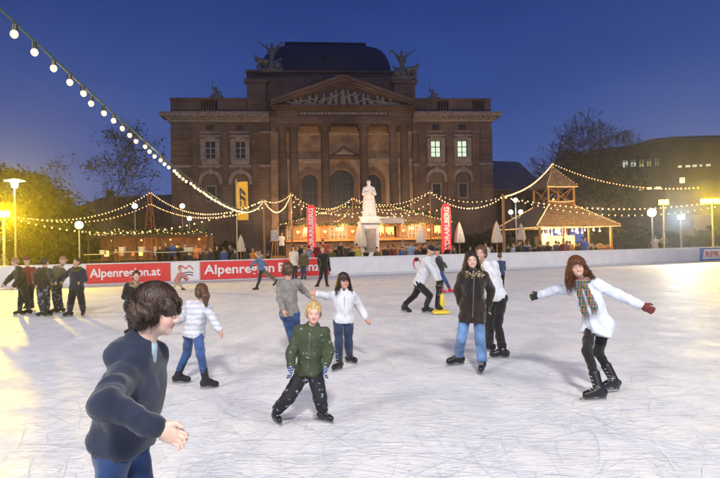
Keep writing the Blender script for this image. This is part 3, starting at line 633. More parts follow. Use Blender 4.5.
# steps and warm lamps inside the portico
mb = MB()
for k in range(5): mb.box(eu0-1.5+k*.3, eu1+1.5-k*.3, VC-3.2+k*.4, -.47, k*.28, (k+1)*.28-.004, .02)
mb.build('steps', M_stone, OP)
for x in (.14, .36, .64, .86):
    u = uP0+(uP1-uP0)*x; p = OPM @ Vector((u, VC+.5, zbase+.45)); light('SPOT', 'portico_uplight_lamp', p, 1300, (1, .60, .32), OPM @ Vector((u, VB, zbase+6.5)), .12, 120, .9)
    mb = MB(); mb.box(u-.2, u+.2, VC+.2, VC+.42, zbase, zbase+.3, .03); mb.box(u-.15, u+.15, VC+.421, VC+.46, zbase+.08, zbase+.26, .01); mb.build('floor_uplight', M_metal, OP)
# ------------------------------------------------------------------ neighbours of the theatre
def local_builder(pa, pb, d0, d1):      # root frame with x running from column pa (depth d0) to column pb (depth d1)
    a = gdepth(pa, d0); b = gdepth(pb, d1); an = math.atan2((b-a).y, (b-a).x); M = Matrix.Translation(a) @ Matrix.Rotation(an, 4, 'Z'); I = M.inverted(); o_ = I @ CAM
    def uz(px, py, v=0.0):
        d = I.to_3x3() @ ray(px, py); t = (v-o_.y)/d.y; p = o_+d*t; return p.x, p.z
    return a, an, (b-a).length, uz
a, an, L_, uz = local_builder(492, 556, 84, 88); o = empty('annex_building', a, an); tag(o, 'low annex with blue grey seamed metal roof right of the theatre', 'building')
zr = uz(520, 190)[1]; ztop = uz(520, 162, 7)[1]; WW = 9.5
wall('wall', 0, WW, 0, zr, 0, [(x, x+1.3, 1.5, zr-.8, True) for x in (1, 3.6, 6.2)], M_stone, o); mb = MB()
for x in (1, 3.6, 6.2): MB().box(x, x+1.3, .3, .34, 1.5, zr-.8).build('window', M_glass, o)
mb.add([(-.6, -.5, zr+.003), (WW+.6, -.5, zr+.003), (WW+.6, 7, ztop), (-.6, 7, ztop), (WW+.6, 14, zr), (-.6, 14, zr)], [(0, 1, 2, 3), (3, 2, 4, 5), (1, 4, 2), (0, 3, 5)])
mb.build('roof', mat('zinc_roof', (.10, .15, .22), .35, metal=.3, var=.25, scale=1.5), o); mb = MB(); x = -.5
while x < WW+.6:
    mb.add([(x-.04, -.55, zr+.004), (x+.04, -.55, zr+.004), (x+.04, 7, ztop+.01), (x-.04, 7, ztop+.01), (x-.04, -.55, zr+.13), (x+.04, -.55, zr+.13), (x+.04, 7, ztop+.13), (x-.04, 7, ztop+.13)], [(0, 1, 5, 4), (1, 2, 6, 5), (3, 0, 4, 7), (4, 5, 6, 7)]); x += .75
mb.box(-.6, WW+.6, -.62, -.5, zr-.2, zr, .02); mb.build('roof_seams', M_metal, o)

# modern block with lit windows on the right
a, an, L_, uz = local_builder(585, 800, 92, 84); o = empty('office_building', a, an); tag(o, 'dark modern building with rows of lit windows under a curved roof at right', 'building')
xs = {p: uz(p, 160)[0] for p in (585, 600, 620, 666, 676, 712, 800)}
prof = [(uz(p, y)[0], uz(p, y)[1]) for p, y in ((588, 154), (612, 151), (628, 150), (650, 143), (675, 140.5), (720, 139.5), (800, 139))]
r1 = uz(640, 167)[1], uz(640, 159.5)[1]; r2 = uz(640, 191)[1], uz(640, 182)[1]
row1 = [(622.5, 628.5), (630.5, 636.5), (638.8, 644.5), (646.5, 652), (654.5, 660)]; row2 = [(620.5, 627), (629.5, 636), (638.5, 644)]
ops = [(uz(p, 163)[0], uz(q, 163)[0], r1[0], r1[1]) for p, q in row1]+[(uz(p, 186)[0], uz(q, 186)[0], r2[0], r2[1]) for p, q in row2]
r3 = uz(690, 167)[1], uz(690, 165)[1]; ops3 = [(uz(p, 166)[0], uz(q, 166)[0], r3[0], r3[1]) for p, q in ((678, 682), (685.5, 690.5), (692.5, 697), (699.5, 702.5), (706, 711))]
r4 = uz(650, 189.5)[1], uz(650, 187)[1]; ops4 = [(uz(p, 188)[0], uz(q, 188)[0], r4[0], r4[1]) for p, q in ((647, 652), (655.5, 661))]+[(uz(679.5, 180)[0], uz(685, 180)[0], uz(682, 183)[1], uz(682, 177.5)[1])]
zmin = min(z for x, z in prof)-.4; LW = prof[-1][0]
wall('wall', 0, LW, 0, zmin, 0, ops+ops3+ops4, mat('dark_render', (.10, .075, .06), .85, var=.3, scale=.4), o, .4)
mb = MB(); pp = [(0, zmin)]+[(LW, zmin)]+prof[::-1]; mb.prism([(0, zmin+.01), (LW, zmin+.01)]+[(x, z-.02) for x, z in prof[::-1]], -.02, 14); mb.build('gable_wall', MATS['dark_render'], o)
mb = MB()
for k in range(len(prof)-1):
    (x0, z0_), (x1, z1_) = prof[k], prof[k+1]; mb.add([(x0, -1.2, z0_), (x1, -1.2, z1_), (x1, 15, z1_), (x0, 15, z0_), (x0, -1.2, z0_+.45), (x1, -1.2, z1_+.45), (x1, 15, z1_+.45), (x0, 15, z0_+.45)], [(0, 3, 2, 1), (4, 5, 6, 7), (0, 1, 5, 4)])
mb.build('roof', M_roof, o)
for i, q in enumerate(ops):
    e = (.9, 1.0, .75, .35, .12, .8, .5, .3)[i]; col = [(.85, 1, .78), (.85, 1, .8), (1, .9, .35), (.9, .75, .25), (.5, .55, .4), (.85, 1, .8), (.9, .95, .6), (.9, .6, .4)][i]
    wn = MB().box(q[0], q[1], .2, .24, q[2], q[3]).build('window', mat('office_light_%s' % 'abcdefgh'[i], col, .4, emit=col, es=e*.75, var=.4, scale=.8), o); f = MB()
    u = (q[0]+q[1])/2; f.box(u-.05, u+.05, .13, .196, q[2], q[3]); f.box(q[0], q[0]+.07, .13, .197, q[2], q[3]); f.box(q[1]-.07, q[1], .13, .197, q[2], q[3]); f.box(q[0], q[1], .12, .195, q[2], q[2]+.08); f.box(q[0], q[1], .12, .195, q[2]+(q[3]-q[2])*.3, q[2]+(q[3]-q[2])*.3+.04); f.build('frame', MATS['dark_frame'], wn)
    bl = MB(); hb = (q[3]-q[2])*(.15+.5*((i*37) % 5)/5); bl.box(q[0]+.08, q[1]-.08, .198, .1995, q[3]-hb, q[3]-.02); bl.build('blind', mat('blind', (.4, .4, .33), .8), wn)
for q in ops3+ops4: MB().box(q[0], q[1], .1, .14, q[2], q[3]).build('window', mat('office_light_strip', (1, .95, .7), .4, emit=(1, .95, .7), es=.9), o)
mb = MB(); mb.box(uz(692, 215)[0], uz(712, 215)[0], -.4, -.004, 0, uz(700, 215)[1], .03); mb.build('entrance_frame', M_trim, o)
mb = MB(); mb.box(uz(694, 215)[0], uz(710, 215)[0], -.44, -.401, .1, uz(700, 218)[1], .01); mb.build('entrance_glass', mat('entrance_glow', (.3, .2, .12), .3, emit=(1, .6, .3), es=.12), o)

# low house behind the market at the left
a, an, L_, uz = local_builder(60, 176, 88, 84); o = empty('park_house', a, an); tag(o, 'low dark hip roofed house behind the left market stalls', 'house')
ze = uz(110, 214)[1]; zr = uz(110, 197, 5)[1]; LW = uz(172, 214)[0]
wall('wall', 0, LW, 0, ze, 0, [(x, x+1.1, 1.2, 2.7) for x in (1.5, 4.2, 8, 11.4, 14)], mat('house_render', (.16, .12, .09), .85, var=.3), o, .3)
for x in (1.5, 4.2, 8, 11.4, 14): MB().box(x, x+1.1, .15, .19, 1.2, 2.7).build('window', M_glass, o)
mb = MB(); mb.add([(-.7, -.7, ze+.003), (LW+.7, -.7, ze+.003), (LW+.7, 11, ze+.003), (-.7, 11, ze+.003), (4, 5, zr), (LW-1, 5, zr)], [(0, 1, 5, 4), (1, 2, 5), (2, 3, 4, 5), (3, 0, 4)]); mb.build('roof', M_roof, o)
mb = MB(); mb.box(6, 6.9, 3.2, 4.1, zr-1.5, zr+.9, .03); mb.build('chimney', M_stone, o)

# ------------------------------------------------------------------ trees
def branch_tree(name, base, height, spread, seed, label, m=M_bark, depth=7, leafn=0, leafm=None, lsize=.25, trunk=.28, fork=.35, group=None, twist=.5, tip=.012, cut_h=None):
    rr = random.Random(seed); root = empty(name, base); tag(root, label, 'tree', group); T = MB(); tips = []; mids = []
    def grow(p, d, L_, r, k):
        n = 3 if k < 3 else 2; q = Vector(p)
        for i in range(n):
            d = (d+Vector((rr.gauss(0, .13), rr.gauss(0, .13), rr.gauss(.03, .10)))*twist*2).normalized(); e = q+d*(L_/n); r2 = max(tip, r*(.88 if n == 3 else .8)); T.tube(q, e, r, r2, 6 if k < 2 else (4 if k < 4 else 3), cap=False); q = e; r = r2
            if k >= 3: mids.append(q.copy())
        if k >= depth: tips.append(q); return
        nb = 2 if rr.random() < .45 else 3
        for i in range(nb):
            an_ = rr.uniform(0, 6.28); tl = rr.uniform(.3, .85)*spread; ax = d.orthogonal().normalized(); ax.rotate(Matrix.Rotation(an_, 3, d)); nd = (d*math.cos(tl)+ax*math.sin(tl)); nd.z += .06; nd.normalize()
            grow(q, nd, L_*rr.uniform(.68, .88), r*.72, k+1)
    grow(Vector((0, 0, 0)), Vector((0, 0, 1)), height*fork, trunk, 0)
    T.build('trunk', m, root)
    if leafn:
        pts = tips+mids; P = np.array([pts[rr.randrange(len(pts))] for _ in range(leafn)])+rng.normal(0, lsize*2.0, (leafn, 3)); leaves(P, lsize, leafm, root)
    return root
def leaves(P, size, m, parent, name='crown'):
    n = len(P); a = rng.normal(size=(n, 3)); a /= np.linalg.norm(a, axis=1)[:, None]; b = np.cross(a, rng.normal(size=(n, 3))); b /= np.linalg.norm(b, axis=1)[:, None]; s_ = size*(.5+rng.random((n, 1)))
    V = np.stack([P-a*s_, P-b*s_*.45+a*s_*.1, P+a*s_, P+b*s_*.45+a*s_*.1], 1).reshape(-1, 3); Q = np.arange(4*n).reshape(n, 4); return link(name, np_mesh(name, V, Q), m, parent)
def leafy_tree(base, h, w_, seed, label, m, n=4600, ls=.28, group=None):
    rr = np.random.default_rng(seed); root = empty('leafy_tree', base); tag(root, label, 'tree', group); T = MB(); T.tube((0, 0, 0), (.1, 0, h*.45), .3, .2, 8)
    cl = []
    for k in range(16):
        a_ = rr.random()*6.28; rad = w_*.42*math.sqrt(rr.random()); z = h*(.35+.52*rr.random()); rad *= 1.15-abs(z/h-.55)*1.2; c_ = (rad*math.cos(a_), rad*math.sin(a_), z); cl.append((c_, w_*(.13+.12*rr.random()))); T.tube((.1, 0, h*(.25+.2*rr.random())), c_, .1, .03, 5)
    T.build('trunk', M_bark, root); P = []
    for c_, r_ in cl:
        k = n//16; d = rr.normal(size=(k, 3)); d /= np.linalg.norm(d, axis=1)[:, None]; P.append(np.array(c_)+d*(r_*(.35+.75*rr.random((k, 1))**.6))*np.array([1, 1, .85]))
    leaves(np.concatenate(P), ls, m, root); return root
# big bare tree at right, its crown spreading above a dark thicket
branch_tree('bare_tree', gdepth(586, 74), 17.5, 1.12, 14, 'wide bare leafless tree rising against the sky right of the theatre', depth=9, trunk=.36, fork=.27, tip=.019, twist=.5)
branch_tree('bare_tree', gdepth(104, 66), 14, 1.1, 8, 'sparse autumn tree with few leaves behind the left stalls', depth=7, trunk=.3, fork=.3, tip=.02, leafn=2600, leafm=M_leaf2, lsize=.16)
string(P2, at(400, 213, 41), .9, .4, 'sagging bulb string from the slim pole over the left half of the chalet', size=.9) if False else None
rows = [(-14, 60, 12.8, 11), (6, 70, 13.2, 12), (26, 64, 11.2, 9), (45, 74, 11, 10), (68, 78, 8.5, 9), (568, 80, 15.5, 10), (590, 76, 15, 11), (610, 84, 15, 10)]
lab = ['yellow lit leafy tree at the far left edge', 'tall leafy tree behind the white street lantern', 'leafy tree right of the white street lantern', 'leafy tree between lantern and bare tree', 'low leafy tree left of the sparse autumn tree', 'dark round tree under the bare crown, left one', 'dark round tree under the bare crown, middle one', 'dark round tree touching the office building']
for (px, d, h, w_), l in zip(rows, lab): leafy_tree(gdepth(px, d), h, w_, int(px)+40, l, M_leaf, group='dark leafy trees of the park')
hb = [(20, 54, 3.2, 5), (52, 56, 3.4, 5.5), (84, 58, 3.8, 6), (118, 60, 3.6, 6), (150, 62, 3.2, 5), (205, 61, 2.6, 4.5), (228, 61, 2.4, 4), (468, 62, 2.6, 4.5), (492, 66, 3.2, 5), (524, 70, 3.6, 6), (612, 66, 3.6, 6), (640, 64, 3.0, 5.5), (668, 64, 2.6, 5), (715, 62, 3.0, 5)]
hl = ['below the white street lantern', 'left of the first globe lamp', 'behind the first globe lamp', 'behind the left bar counter', 'under the lit wooden frame', 'left of the yellow flag', 'right of the yellow flag', 'behind the right red column', 'between the theatre corner and the wooden pole', 'behind the lit pavilion', 'right of the lit pavilion', 'left of the right globe lamp', 'behind the bluish floodlight', 'at the right edge before the office entrance']
for (px, d, h, w_), l in zip(hb, hl):
    rr = np.random.default_rng(int(px)); root = empty('shrub', gdepth(px, d)); tag(root, 'dark evergreen shrub '+l, 'shrub', 'evergreen shrubs of the park'); k = 3500
    dd = rr.normal(size=(k, 3)); dd /= np.linalg.norm(dd, axis=1)[:, None]; P = dd*np.array([w_*.5, w_*.35, h*.52])*(.6+.4*rr.random((k, 1)))*(1+.18*np.sin(dd[:, :1]*7+dd[:, 2:]*9)); P[:, 2] += h*.5; P = P[P[:, 2] > .05]
    leaves(P, .2, M_leaf, root, 'foliage'); T = MB()
    for q in range(5): T.tube((0, 0, 0), (rr.normal()*w_*.2, rr.normal()*w_*.12, h*.7), .06, .02, 5)
    T.build('stem', M_bark, root)

# ------------------------------------------------------------------ market chalet with its low pyramid roof
def inv(root): return root.matrix_basis.inverted()
a, an, L_, uz = local_builder(286, 449, 44.5, 46.5); ch = empty('market_chalet', a, an); tag(ch, 'long honey coloured timber market chalet with heart shutters behind the statue', 'market stall')
ztop = uz(360, 224)[1]; zc1 = uz(360, 241)[1]; mb = MB(); mb.box(0, L_, .0, 6, 0, zc1, .02)
mb.build('lower_wall', M_wood, ch)
for k in range(28): x = L_*k/28; MB().box(x+.01, x+L_/28-.01, -.045, -.002, .05, zc1-.12, .008).build('plank', M_wood, ch)
mb = MB(); mb.box(-.05, L_+.05, -.45, .1, zc1+.002, zc1+.07, .015); mb.build('counter', M_wood2, ch)
seg = [(288, 292, 'w'), (293, 303, 'h'), (303.5, 311, 'g'), (320.5, 329.5, 'h'), (330.5, 338, 'w'), (339, 346, 'w'), (348, 357.5, 'h'), (358.5, 366, 'g'), (367.5, 376, 'w'), (377.5, 384, 'g'), (385.5, 397, 'o'), (399, 408, 'h'), (409, 415, 'w'), (416, 422, 'w'), (424.5, 433, 'h'), (434.5, 441, 'g')]
zb1, zt1_ = zc1+.25, ztop-.22
ops = [(uz(p, 232)[0], uz(q, 232)[0], zb1, zt1_) for p, q, t in seg if t != 'h']
wall('upper_wall', 0, L_, zc1+.071, ztop, .1, ops, M_wood2, ch, .12)
mb = MB(); mb.quad((0, .1, zc1), (0, 6, zc1), (0, 6, ztop), (0, .1, ztop)); mb.quad((L_, 6, zc1), (L_, .1, zc1), (L_, .1, ztop), (L_, 6, ztop)); mb.quad((0, 5.9, 0), (L_, 5.9, 0), (L_, 5.9, ztop), (0, 5.9, ztop)); mb.build('side_wall', M_wood, ch)
def heart(cx, cz, s_): return [(cx+s_*.9*math.sin(t)**3, cz+s_*.85*(.8125*math.cos(t)-.3125*math.cos(2*t)-.125*math.cos(3*t)-.0625*math.cos(4*t))) for t in [2*math.pi*k/20 for k in range(20)]][::-1]
for p, q, t in seg:
    x0, x1 = uz(p, 232)[0], uz(q, 232)[0]; cx = (x0+x1)/2
    if t == 'h':
        pn = MB(); pn.box(x0, x1, .02, .098, zb1, zt1_, .012); pp = pn.build('shutter', M_wood, ch); f = MB(); f.box(x0+.05, x0+.13, -.01, .018, zb1+.05, zt1_-.05, .005); f.box(x1-.13, x1-.05, -.01, .018, zb1+.05, zt1_-.05, .005); f.box(x0+.135, x1-.135, -.01, .018, zb1+.05, zb1+.13, .005); f.box(x0+.135, x1-.135, -.01, .018, zt1_-.13, zt1_-.05, .005); f.build('moulding', M_wood2, pp)
        hm = MB(); hm.prism(heart(cx, (zb1+zt1_)/2+.1, .17), .008, .0165); hm.build('heart_cutout', M_glowwarm, pp)
    else:
        gw = mat('stall_glass_dim', (.25, .16, .09), .2, emit=(1, .55, .2), es=.10, var=.5, scale=2) if t == 'w' else M_glowwarm
        if t != 'o': wn = MB().box(x0, x1, .17, .19, zb1, zt1_).build('window', gw, ch); f = MB()
        else: wn = MB().box(x0, x1, 1.2, 1.25, zb1, zt1_).build('serving_hatch', M_glowwarm, ch); f = MB()
        if t == 'w':
            f.box(cx-.03, cx+.03, .13, .166, zb1, zt1_); 
            for z in (.33, .66): f.box(x0, x1, .13, .165, zb1+(zt1_-zb1)*z-.02, zb1+(zt1_-zb1)*z+.02)
        f.box(x0-.06, x0+.0, .03, .098, zb1-.06, zt1_+.06, .005); f.box(x1, x1+.06, .03, .098, zb1-.06, zt1_+.06, .005); f.box(x0+.002, x1-.002, .04, .098, zt1_+.003, zt1_+.06, .005); f.build('frame', M_frame if t == 'w' else M_wood, wn)
        if t in 'go':
            rq = random.Random(int(p))
            for k in range(7): xx = x0+(x1-x0)*(k+.5)/7; hh_ = rq.uniform(.15, .5); MB().box(xx-.05, xx+.05, .115 if t == 'g' else .6, .16 if t == 'g' else .7, zb1, zb1+hh_, .01).build('ware', mat('gingerbread', (.3, .1, .04), .6, var=.5, scale=9), wn)
apx = uz(364, 206.5, 3); e0 = uz(282, 227, -.8); e1 = uz(453, 231.5, -.8); mb = MB(); ex0, ex1 = -.5, L_+.4; ez = ztop-.05
rx0, rx1 = uz(340, 208, 3)[0], uz(392, 208, 3)[0]; rz = uz(365, 208, 3)[1]
rf = MB(); rf.add([(ex0, -.8, ez), (ex1, -.8, ez), (ex1, 7, ez), (ex0, 7, ez), (rx0, 3, rz), (rx1, 3, rz)], [(0, 1, 5, 4), (1, 2, 5), (2, 3, 4, 5), (3, 0, 4), (3, 2, 1, 0)])
rfo = rf.build('roof', mat('shingle', (.20, .13, .075), .8, var=.4, scale=2.5), ch)
for row in range(12):       # shingle courses on the front slope
    t0 = row/12; t1 = (row+1)/12; lx0 = ex0+(rx0-ex0)*t0; lx1 = ex1+(rx1-ex1)*t0; y0 = -.8+3.8*t0; z0_ = ez+(rz-ez)*t0; y1 = -.8+3.8*t1; z1_ = ez+(rz-ez)*t1
    MB().add([(lx0, y0-.02, z0_+.05), (lx1, y0-.02, z0_+.05), (ex1+(rx1-ex1)*t1, y1, z1_+.02), (ex0+(rx0-ex0)*t1, y1, z1_+.02), (lx0, y0-.02, z0_+.01), (lx1, y0-.02, z0_+.01)], [(0, 1, 2, 3), (4, 5, 1, 0)]).build('shingle_course', MATS['shingle'], rfo)
gmb = []
for (x0, y0, z0_), (x1, y1, z1_) in (((ex0, -.9, ez+.1), (rx0, 3, rz+.15)), ((rx0, 3, rz+.15), (rx1, 3, rz+.15)), ((rx1, 3, rz+.15), (ex1, -.9, ez+.1)), ((ex0, -.95, ez), (ex1, -.95, ez))):
    k = 700; t = rng.random((k, 1)); P = np.array([(x0, y0, z0_)])*(1-t)+np.array([(x1, y1, z1_)])*t+rng.normal(0, .1, (k, 3)); gmb.append(P)
leaves(np.concatenate(gmb), .09, mat('fir_garland', (.03, .07, .02), .7, var=.4), ch, 'fir_garland')
CHM = ch.matrix_basis.copy(); L_C, ez_C = L_, ez
for x in (.14, .33, .56, .80):
    p = CHM @ Vector((L_*x, -1.3, ztop-.35)); light('POINT', 'chalet_lamp', p, 420, (1, .56, .22), size=.12)
    mb = MB(); mb.tube((L_*x, -1.3, ztop-.3), (L_*x, -1.3, ztop-.02), .01); mb.tube((L_*x, -1.3, ztop-.03), (L_*x, -.78, ztop-.03), .012); mb.sphere((L_*x, -1.3, ztop-.42), .10, 10, 6); mb.build('hanging_lamp', M_glowwarm, ch)

# ------------------------------------------------------------------ lit pavilion with lantern tower
PD = 56.0; pc = gdepth(554.5, PD+3); pv = empty('market_pavilion', pc, R(12)); tag(pv, 'square wooden market pavilion with hip roof and lantern tower outlined in bulbs', 'pavilion')
def PZ(py, d=PD, px=554.5): return at(px, py, d).z
sc_ = PD/F; ew = 4.55; e_z = PZ(226.5); t_z = PZ(206, PD+3); lw = 1.45; u_z = PZ(187, PD+3); a_z = PZ(167, PD+3); cw = 1.75
mb = MB()
def hip(mb, w0, z0_, w1, z1_, th=.12):
    vs = []
    for w_, z in ((w0, z0_), (w1, z1_)): vs += [(-w_, -w_, z), (w_, -w_, z), (w_, w_, z), (-w_, w_, z)]
    mb.add(vs, [(0, 1, 5, 4), (1, 2, 6, 5), (2, 3, 7, 6), (3, 0, 4, 7)]); mb.add([(x, y, z-th) for x, y, z in vs[:4]], [(3, 2, 1, 0)]); mb.add([*vs[:4], *[(x, y, z-th) for x, y, z in vs[:4]]], [(0, 4, 5, 1), (1, 5, 6, 2), (2, 6, 7, 3), (3, 7, 4, 0)])
mb = MB(); hip(mb, ew, e_z, lw-.1, t_z); lowroof = mb.build('lower_roof', mat('straw_shingle', (.30, .22, .13), .85, var=.45, scale=3, bump=.5, bscale=20), pv)
mb = MB(); hip(mb, cw, u_z, .05, a_z); mb.build('upper_roof', MATS['straw_shingle'], pv)
for k in range(9):
    t0 = (k+.5)/9; w_ = ew+(lw-.1-ew)*t0; z = e_z+(t_z-e_z)*t0; MB().box(-w_, w_, -w_-.03, -w_+.12, z-.02, z+.055, .01).build('roof_batten', M_wood, lowroof)
mb = MB(); mb.sphere((0, 0, a_z+.15), .16); mb.tube((0, 0, a_z), (0, 0, a_z+.5), .04); mb.build('finial', M_wood2, pv)
for sx in (-1, 1):
    for sy in (-1, 1):
        MB().box(sx*lw-.09, sx*lw+.09, sy*lw-.09, sy*lw+.09, t_z-.2, u_z-.13, .01).build('tower_post', M_wood2, pv)
        MB().box(sx*3.9-.1, sx*3.9+.1, sy*3.9-.1, sy*3.9+.1, 0, e_z+.15, .01).build('post', M_wood2, pv)
    for sy in (-1, 1): MB().box(sx*1.4-.07, sx*1.4+.07, sy*3.9-.07, sy*3.9+.07, 0, e_z+.15, .01).build('post', M_wood2, pv)
for q in range(4):
    M4 = Matrix.Rotation(q*math.pi/2, 4, 'Z'); mb = MB(M4); mb.tube((-lw+.1, -lw, t_z), (lw-.1, -lw, u_z-.2), .05, n=4); mb.tube((lw-.1, -lw+.02, t_z), (-lw+.1, -lw+.02, u_z-.2), .05, n=4); mb.build('cross_brace', M_wood2, pv)
    mb = MB(M4); mb.box(-lw, lw, -lw-.05, -lw+.05, t_z+.05, t_z+.45, .01); mb.build('tower_rail', M_wood, pv)
    mb = MB(M4); mb.box(-3.75, 3.75, -3.95, -3.75, 0, 1.05, .02); mb.build('counter_front', M_wood, pv); mb = MB(M4); mb.box(-3.9, 3.9, -4.2, -3.6, 1.06, 1.13, .01); mb.build('counter_top', M_wood2, pv)
mb = MB(); mb.box(-1.6, 1.6, -1.2, 1.2, 0, 2.4, .03); mb.build('inner_kiosk', mat('pale_panel', (.6, .5, .35), .6, var=.2), pv)
mb = MB(); mb.box(-2.3, -1.75, -1.6, -1.0, 1.0, 2.6, .03); mb.build('glowing_menu_board', M_glowwarm, pv)
mb = MB(); rq = random.Random(3)
for k in range(60): x = rq.uniform(-3.6, 3.6); hh_ = rq.uniform(.12, .4); MB().box(x-.06, x+.06, -4.0+.001*k, -3.8, 1.135, 1.135+hh_, .01).build('ware', mat('colourful_wares', (.6, .35, .15), .5, col2=(.1, .12, .2), scale=2.5), pv)
mb = MB()
for k in range(26): x = rq.uniform(-3.4, 3.4); y = rq.uniform(-3.5, -2.2); z = e_z-.25-rq.random()*.6; mb.sphere((x, y, z), .09, 6, 4); mb.tube((x, y, z), (x, y, e_z+.1), .008, n=3)
mb.build('hanging_bulbs', mat('pavilion_bulb', (1, .8, .5), .3, emit=(1, .7, .36), es=9, sample='NONE'), pv)
for x, y in ((-2.5, -2.6), (0, -2.8), (2.5, -2.6), (0, 2)):
    light('POINT', 'pavilion_lamp', pv.matrix_basis @ Vector((x, y, 2.75)), 420, (1, .64, .3), size=.1)
light('POINT', 'tower_lamp', pv.matrix_basis @ Vector((0, 0, t_z+.7)), 260, (1, .62, .28), size=.1)
for x in (-3, 0, 3): light('POINT', 'string_glow', pv.matrix_basis @ Vector((x, -6.3, e_z+1.9)), 170, (1, .62, .26), size=.4)
for x in (.2, .5, .8): light('POINT', 'string_glow', CHM @ Vector((L_C*x, -1.8, ez_C+1.3)), 170, (1, .60, .26), size=.4)
MB().sphere((0, 0, t_z+.7), .13).build('tower_lantern', M_glowwarm, pv)

# ------------------------------------------------------------------ statue on its pedestal
sb = gdepth(370, 41); stt = empty('monument', sb, R(4)); tag(stt, 'white marble statue of a cloaked poet standing on a tall stepped pedestal', 'statue')
S1 = 41/F; zA = at(370, 216.5, 41).z; zT = at(370, 180.5, 41).z
M_marble = mat('marble', (.74, .73, .74), .55, var=.1, scale=2, bump=.15, bscale=20)
mb = MB(); mb.box(-1.6, 1.6, -1.6, 1.6, 0, .35, .04); mb.box(-1.25, 1.25, -1.25, 1.25, .352, .7, .04); mb.build('step', M_marble, stt)
mb = MB(); mb.box(-.62, .62, -.62, .62, .702, zA-.55, .03); mb.box(-.72, .72, -.72, .72, .7, 1.0, .05); mb.box(-.85, .85, -.85, .85, zA-.548, zA-.35, .06); mb.box(-.66, .66, -.66, .66, zA-.348, zA, .03); mb.build('pedestal', M_marble, stt)
mb = MB(); mb.box(-.4, .4, -.66, -.622, 1.3, zA-.9, .015); mb.build('inscription_plate', M_trim, stt)
H_ = zT-zA; s = SDF(.022, .06); q = H_/1.78; Pq = lambda x, y, z: (x*q, y*q, zA+z*q)
s.ell(Pq(0, 0, .02), (.28*q, .26*q, .05*q))
s.cap(Pq(-.1, -.02, .05), Pq(-.1, 0, .75), .09*q, .13*q); s.cap(Pq(.1, -.06, .05), Pq(.09, -.02, .75), .09*q, .13*q); s.cap(Pq(0, .03, .75), Pq(0, 0, 1.38), .17*q, .19*q, flat=((0, 1, 0), .75)); s.cap(Pq(-.19, 0, 1.4), Pq(.19, 0, 1.4), .08*q)
s.cap(Pq(-.2, .1, .1), Pq(-.14, .1, 1.3), .14*q, .1*q, fold=(.02, .4)); s.cap(Pq(.22, .1, .08), Pq(.14, .1, 1.3), .15*q, .1*q, fold=(.02, .4)); s.cap(Pq(0, .14, .08), Pq(0, .12, 1.3), .18*q, .1*q)
s.cap(Pq(-.22, 0, 1.38), Pq(-.29, -.08, 1.1), .075*q, .065*q); s.cap(Pq(-.29, -.08, 1.1), Pq(-.05, -.24, 1.18), .06*q, .045*q); s.cap(Pq(.22, 0, 1.38), Pq(.3, -.06, 1.1), .075*q, .065*q); s.cap(Pq(.3, -.06, 1.1), Pq(.07, -.24, 1.25), .06*q, .045*q)
s.cap(Pq(.02, -.25, 1.1), Pq(.02, -.25, 1.32), .05*q); s.cap(Pq(0, 0, 1.45), Pq(0, -.01, 1.55), .06*q); s.ell(Pq(0, -.02, 1.67), (.085*q, .105*q, .12*q)); s.ell(Pq(0, .02, 1.70), (.1*q, .11*q, .11*q)); s.cap(Pq(0, -.12, 1.67), Pq(0, -.14, 1.64), .018*q)
sdf_obj('figure', s, M_marble, stt)
# white canvas awning right of the pedestal
aw = empty('awning', gdepth(389, 43)); tag(aw, 'flat white canvas awning right of the statue pedestal', 'awning'); za = at(389, 219, 43).z; mb = MB(); nx = 14
for i in range(nx):
    x0, x1 = -1.15+2.3*i/nx, -1.15+2.3*(i+1)/nx; f_ = lambda x: .10*(1-(x/1.15)**2)
    mb.add([(x0, -.9, za+f_(x0)-.1), (x1, -.9, za+f_(x1)-.1), (x1, 1.1, za+f_(x1)+.15), (x0, 1.1, za+f_(x0)+.15), (x0, -.91, za-.36-.03*(i % 2)), (x1, -.91, za-.36-.03*((i+1) % 2))], [(0, 1, 2, 3), (4, 5, 1, 0)])
mb.build('canvas', M_canvas, aw)
for sx in (-1, 1):
    for y in (-.85, 1.05): MB().tube((sx*1.1, y, 0), (sx*1.1, y, za), .03).build('pole', M_metal, aw)
# ------------------------------------------------------------------ red text columns
def column(px, d, w_, y0, body, label, lean=0):
    b = gdepth(px, d); r = w_*d/F/2; zt = at(px, y0, d).z; o = empty('advertising_column', b); tag(o, label, 'advertising column'); mb = MB(); n = 20; vs = []; K = 14
    for k in range(K+1):
        z = .12+(zt-.12)*k/K; rr_ = r*(1+.02*math.sin(k*1.9)) if k < K else r*.55
        for i in range(n): t = 2*math.pi*(i+.5)/n; ct, st_ = math.cos(t), math.sin(t); vs.append((rr_*math.copysign(abs(ct)**.3, ct), rr_*math.copysign(abs(st_)**.3, st_), z))
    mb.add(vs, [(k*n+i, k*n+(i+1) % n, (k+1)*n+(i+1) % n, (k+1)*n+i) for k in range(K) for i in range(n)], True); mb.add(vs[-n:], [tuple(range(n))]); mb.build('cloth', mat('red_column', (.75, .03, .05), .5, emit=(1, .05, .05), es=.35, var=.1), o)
    MB().lathe((0, 0, 0), [(r*1.3, 0), (r*1.3, .08), (r*.9, .12)], 18).build('base', M_metal, o)
    Ht = zt-.9
    def wrap(o2, co):
        return np.stack([co[:, 1], np.full(len(co), -r*1.02-.012)-co[:, 2], 1.32+(zt-1.5)*.5+co[:, 0]], 1)
    t = fit_text(o, body, M_let, 0, 0, zt-1.6, r*1.15, mwx=lambda a_, c_: wrap(a_, np.stack([c_[:, 0], -c_[:, 1], c_[:, 2]], 1)), bold=.03)
    return o
column(312, 39, 8.5, 205, 'VORARLBERG', 'tall red column with white vertical lettering left of the statue')
